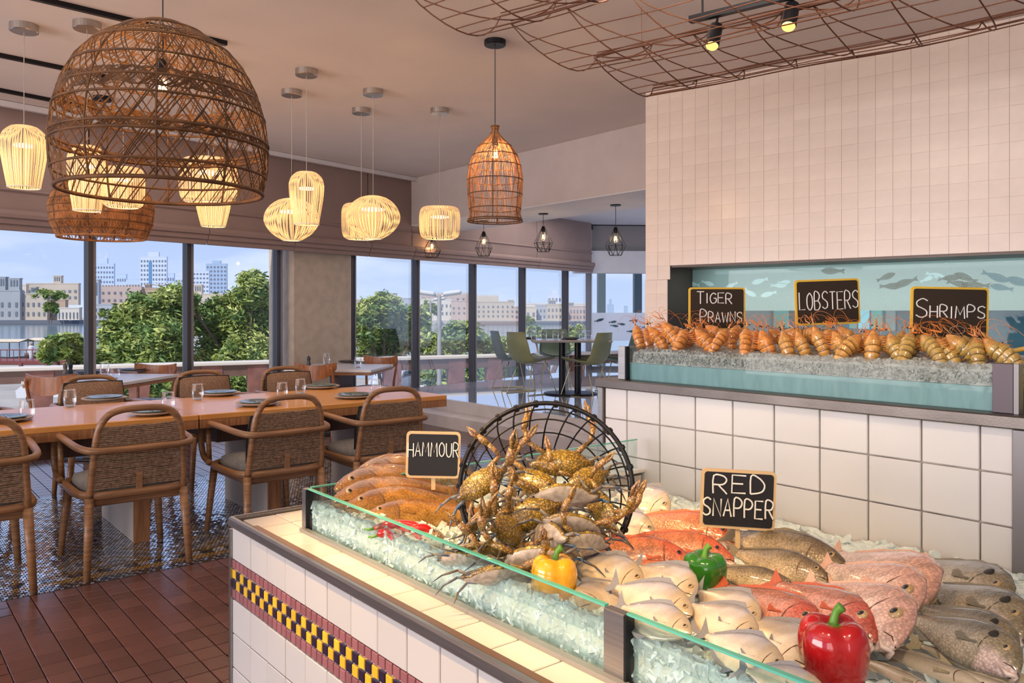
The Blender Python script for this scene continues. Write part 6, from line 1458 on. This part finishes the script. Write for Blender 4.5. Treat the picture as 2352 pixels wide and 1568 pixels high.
def prawn(px, py, L, v, yaw, pitch, label, row=0, roll=0):
    yy = YP+.125+.10*row; p = at(px, py, y=yy); k = pz(p.x, p.y)
    t = bpy.data.objects.new('tiger_prawn', None); COL.objects.link(t); t.empty_display_size = .03
    t.matrix_world = Matrix.Translation(p) @ Matrix.Rotation(R(50.8+90+yaw),4,'Z') @ Matrix.Rotation(R(-pitch),4,'Y') @ Matrix.Rotation(R(roll),4,'X') @ Matrix.Scale(L, 4)
    tag(t, label, 'prawn', 'tiger prawns heaped on the ice of the raised tank')
    D = PD[v][rp.random() < .5]
    a = put('abdomen', D['abdomen'], t); h = put('head', D['head'], t); put('eyes', D['eyes'], h)
    for q in ('tail_fan','legs','antennae'): put(q, D[q], t)
front = [(1468,772,0),(1500,778,0),(1533,770,0),(1575,776,0),(1612,780,0),(1655,774,0),(1712,782,0),(1752,792,0),(1800,786,1),(1838,794,1),(1880,786,1),(1930,792,1),(1962,800,1),(2008,800,1),(2052,798,2),(2086,794,2),(2130,800,2),(2170,806,2),(2208,804,2),(2246,808,2),(2280,814,2),(2306,818,2)]
lbs = ['at the far left end of the heap','second from the left end','third from the left, before the dark jamb','just left of the TIGER PRAWNS sign','under the left half of the TIGER PRAWNS sign','under the right half of the TIGER PRAWNS sign','just right of the TIGER PRAWNS sign','half way between the first two signs','left of the LOBSTERS sign, on the ice edge','under the left corner of the LOBSTERS sign','under the middle of the LOBSTERS sign','under the right half of the LOBSTERS sign','under the right corner of the LOBSTERS sign','curled, right of the LOBSTERS sign','standing upright between LOBSTERS and SHRIMPS signs','nearest the left corner of the SHRIMPS sign','under the left half of the SHRIMPS sign','under the middle of the SHRIMPS sign','under the right half of the SHRIMPS sign','under the right corner of the SHRIMPS sign','second from the right end of the tank','at the right end of the tank beside the steel post']
for i, (px, py, v) in enumerate(front):
    prawn(px+rp.uniform(-6,6), py+rp.uniform(-12,0), rp.uniform(.108,.13)*(1-.04*v), v, rp.uniform(-72,60), rp.uniform(30,66), 'striped front-row prawn '+lbs[i], 0, rp.uniform(-35,35))
back = [(1490,760),(1550,757),(1600,757),(1640,756),(1690,757),(1735,768),(1785,768),(1830,764),(1865,762),(1905,765),(1945,768),(1985,776),(2030,782),(2070,775),(2110,780),(2155,784),(2195,782),(2240,788),(2275,795)]
bl = ['behind the two leftmost ones','behind the third from the left, near the dark jamb','overlapping the left edge of the TIGER PRAWNS sign','below the word PRAWNS, left half','below the word PRAWNS, right half','first in the gap right of TIGER PRAWNS','second in the gap right of TIGER PRAWNS','touching the left edge of the LOBSTERS sign','under the letters LOB','under the letters STE','under the last S of LOBSTERS','first in the gap right of LOBSTERS','second in the gap right of LOBSTERS','last before the SHRIMPS sign','under the letters SH','under the letters RI','under the letters MP','under the last S of SHRIMPS','furthest right of the back row']
for i, (px, py) in enumerate(back):
    prawn(px, py+6, rp.uniform(.105,.122), 0 if px < 1780 else (1 if px < 2000 else 2), rp.uniform(-90,90), rp.uniform(5,45), 'back-row prawn '+bl[i], 1, rp.uniform(-30,30))

# wooden spoon resting over the right end of the tank
a = at(2286,813,y=YP+.12); b_ = at(2392,794,y=YP+.20); t = thing('wooden_stick', 'yellow wooden stick leaning out right of the last prawns', 'stick', a)
d = b_-a; MB().tube([(0,0,0), d*.5, d*1.15], [.005,.006,.007], 8).build('handle', mat('spoon_wood',(.70,.42,.10),.4), t, smooth=True)
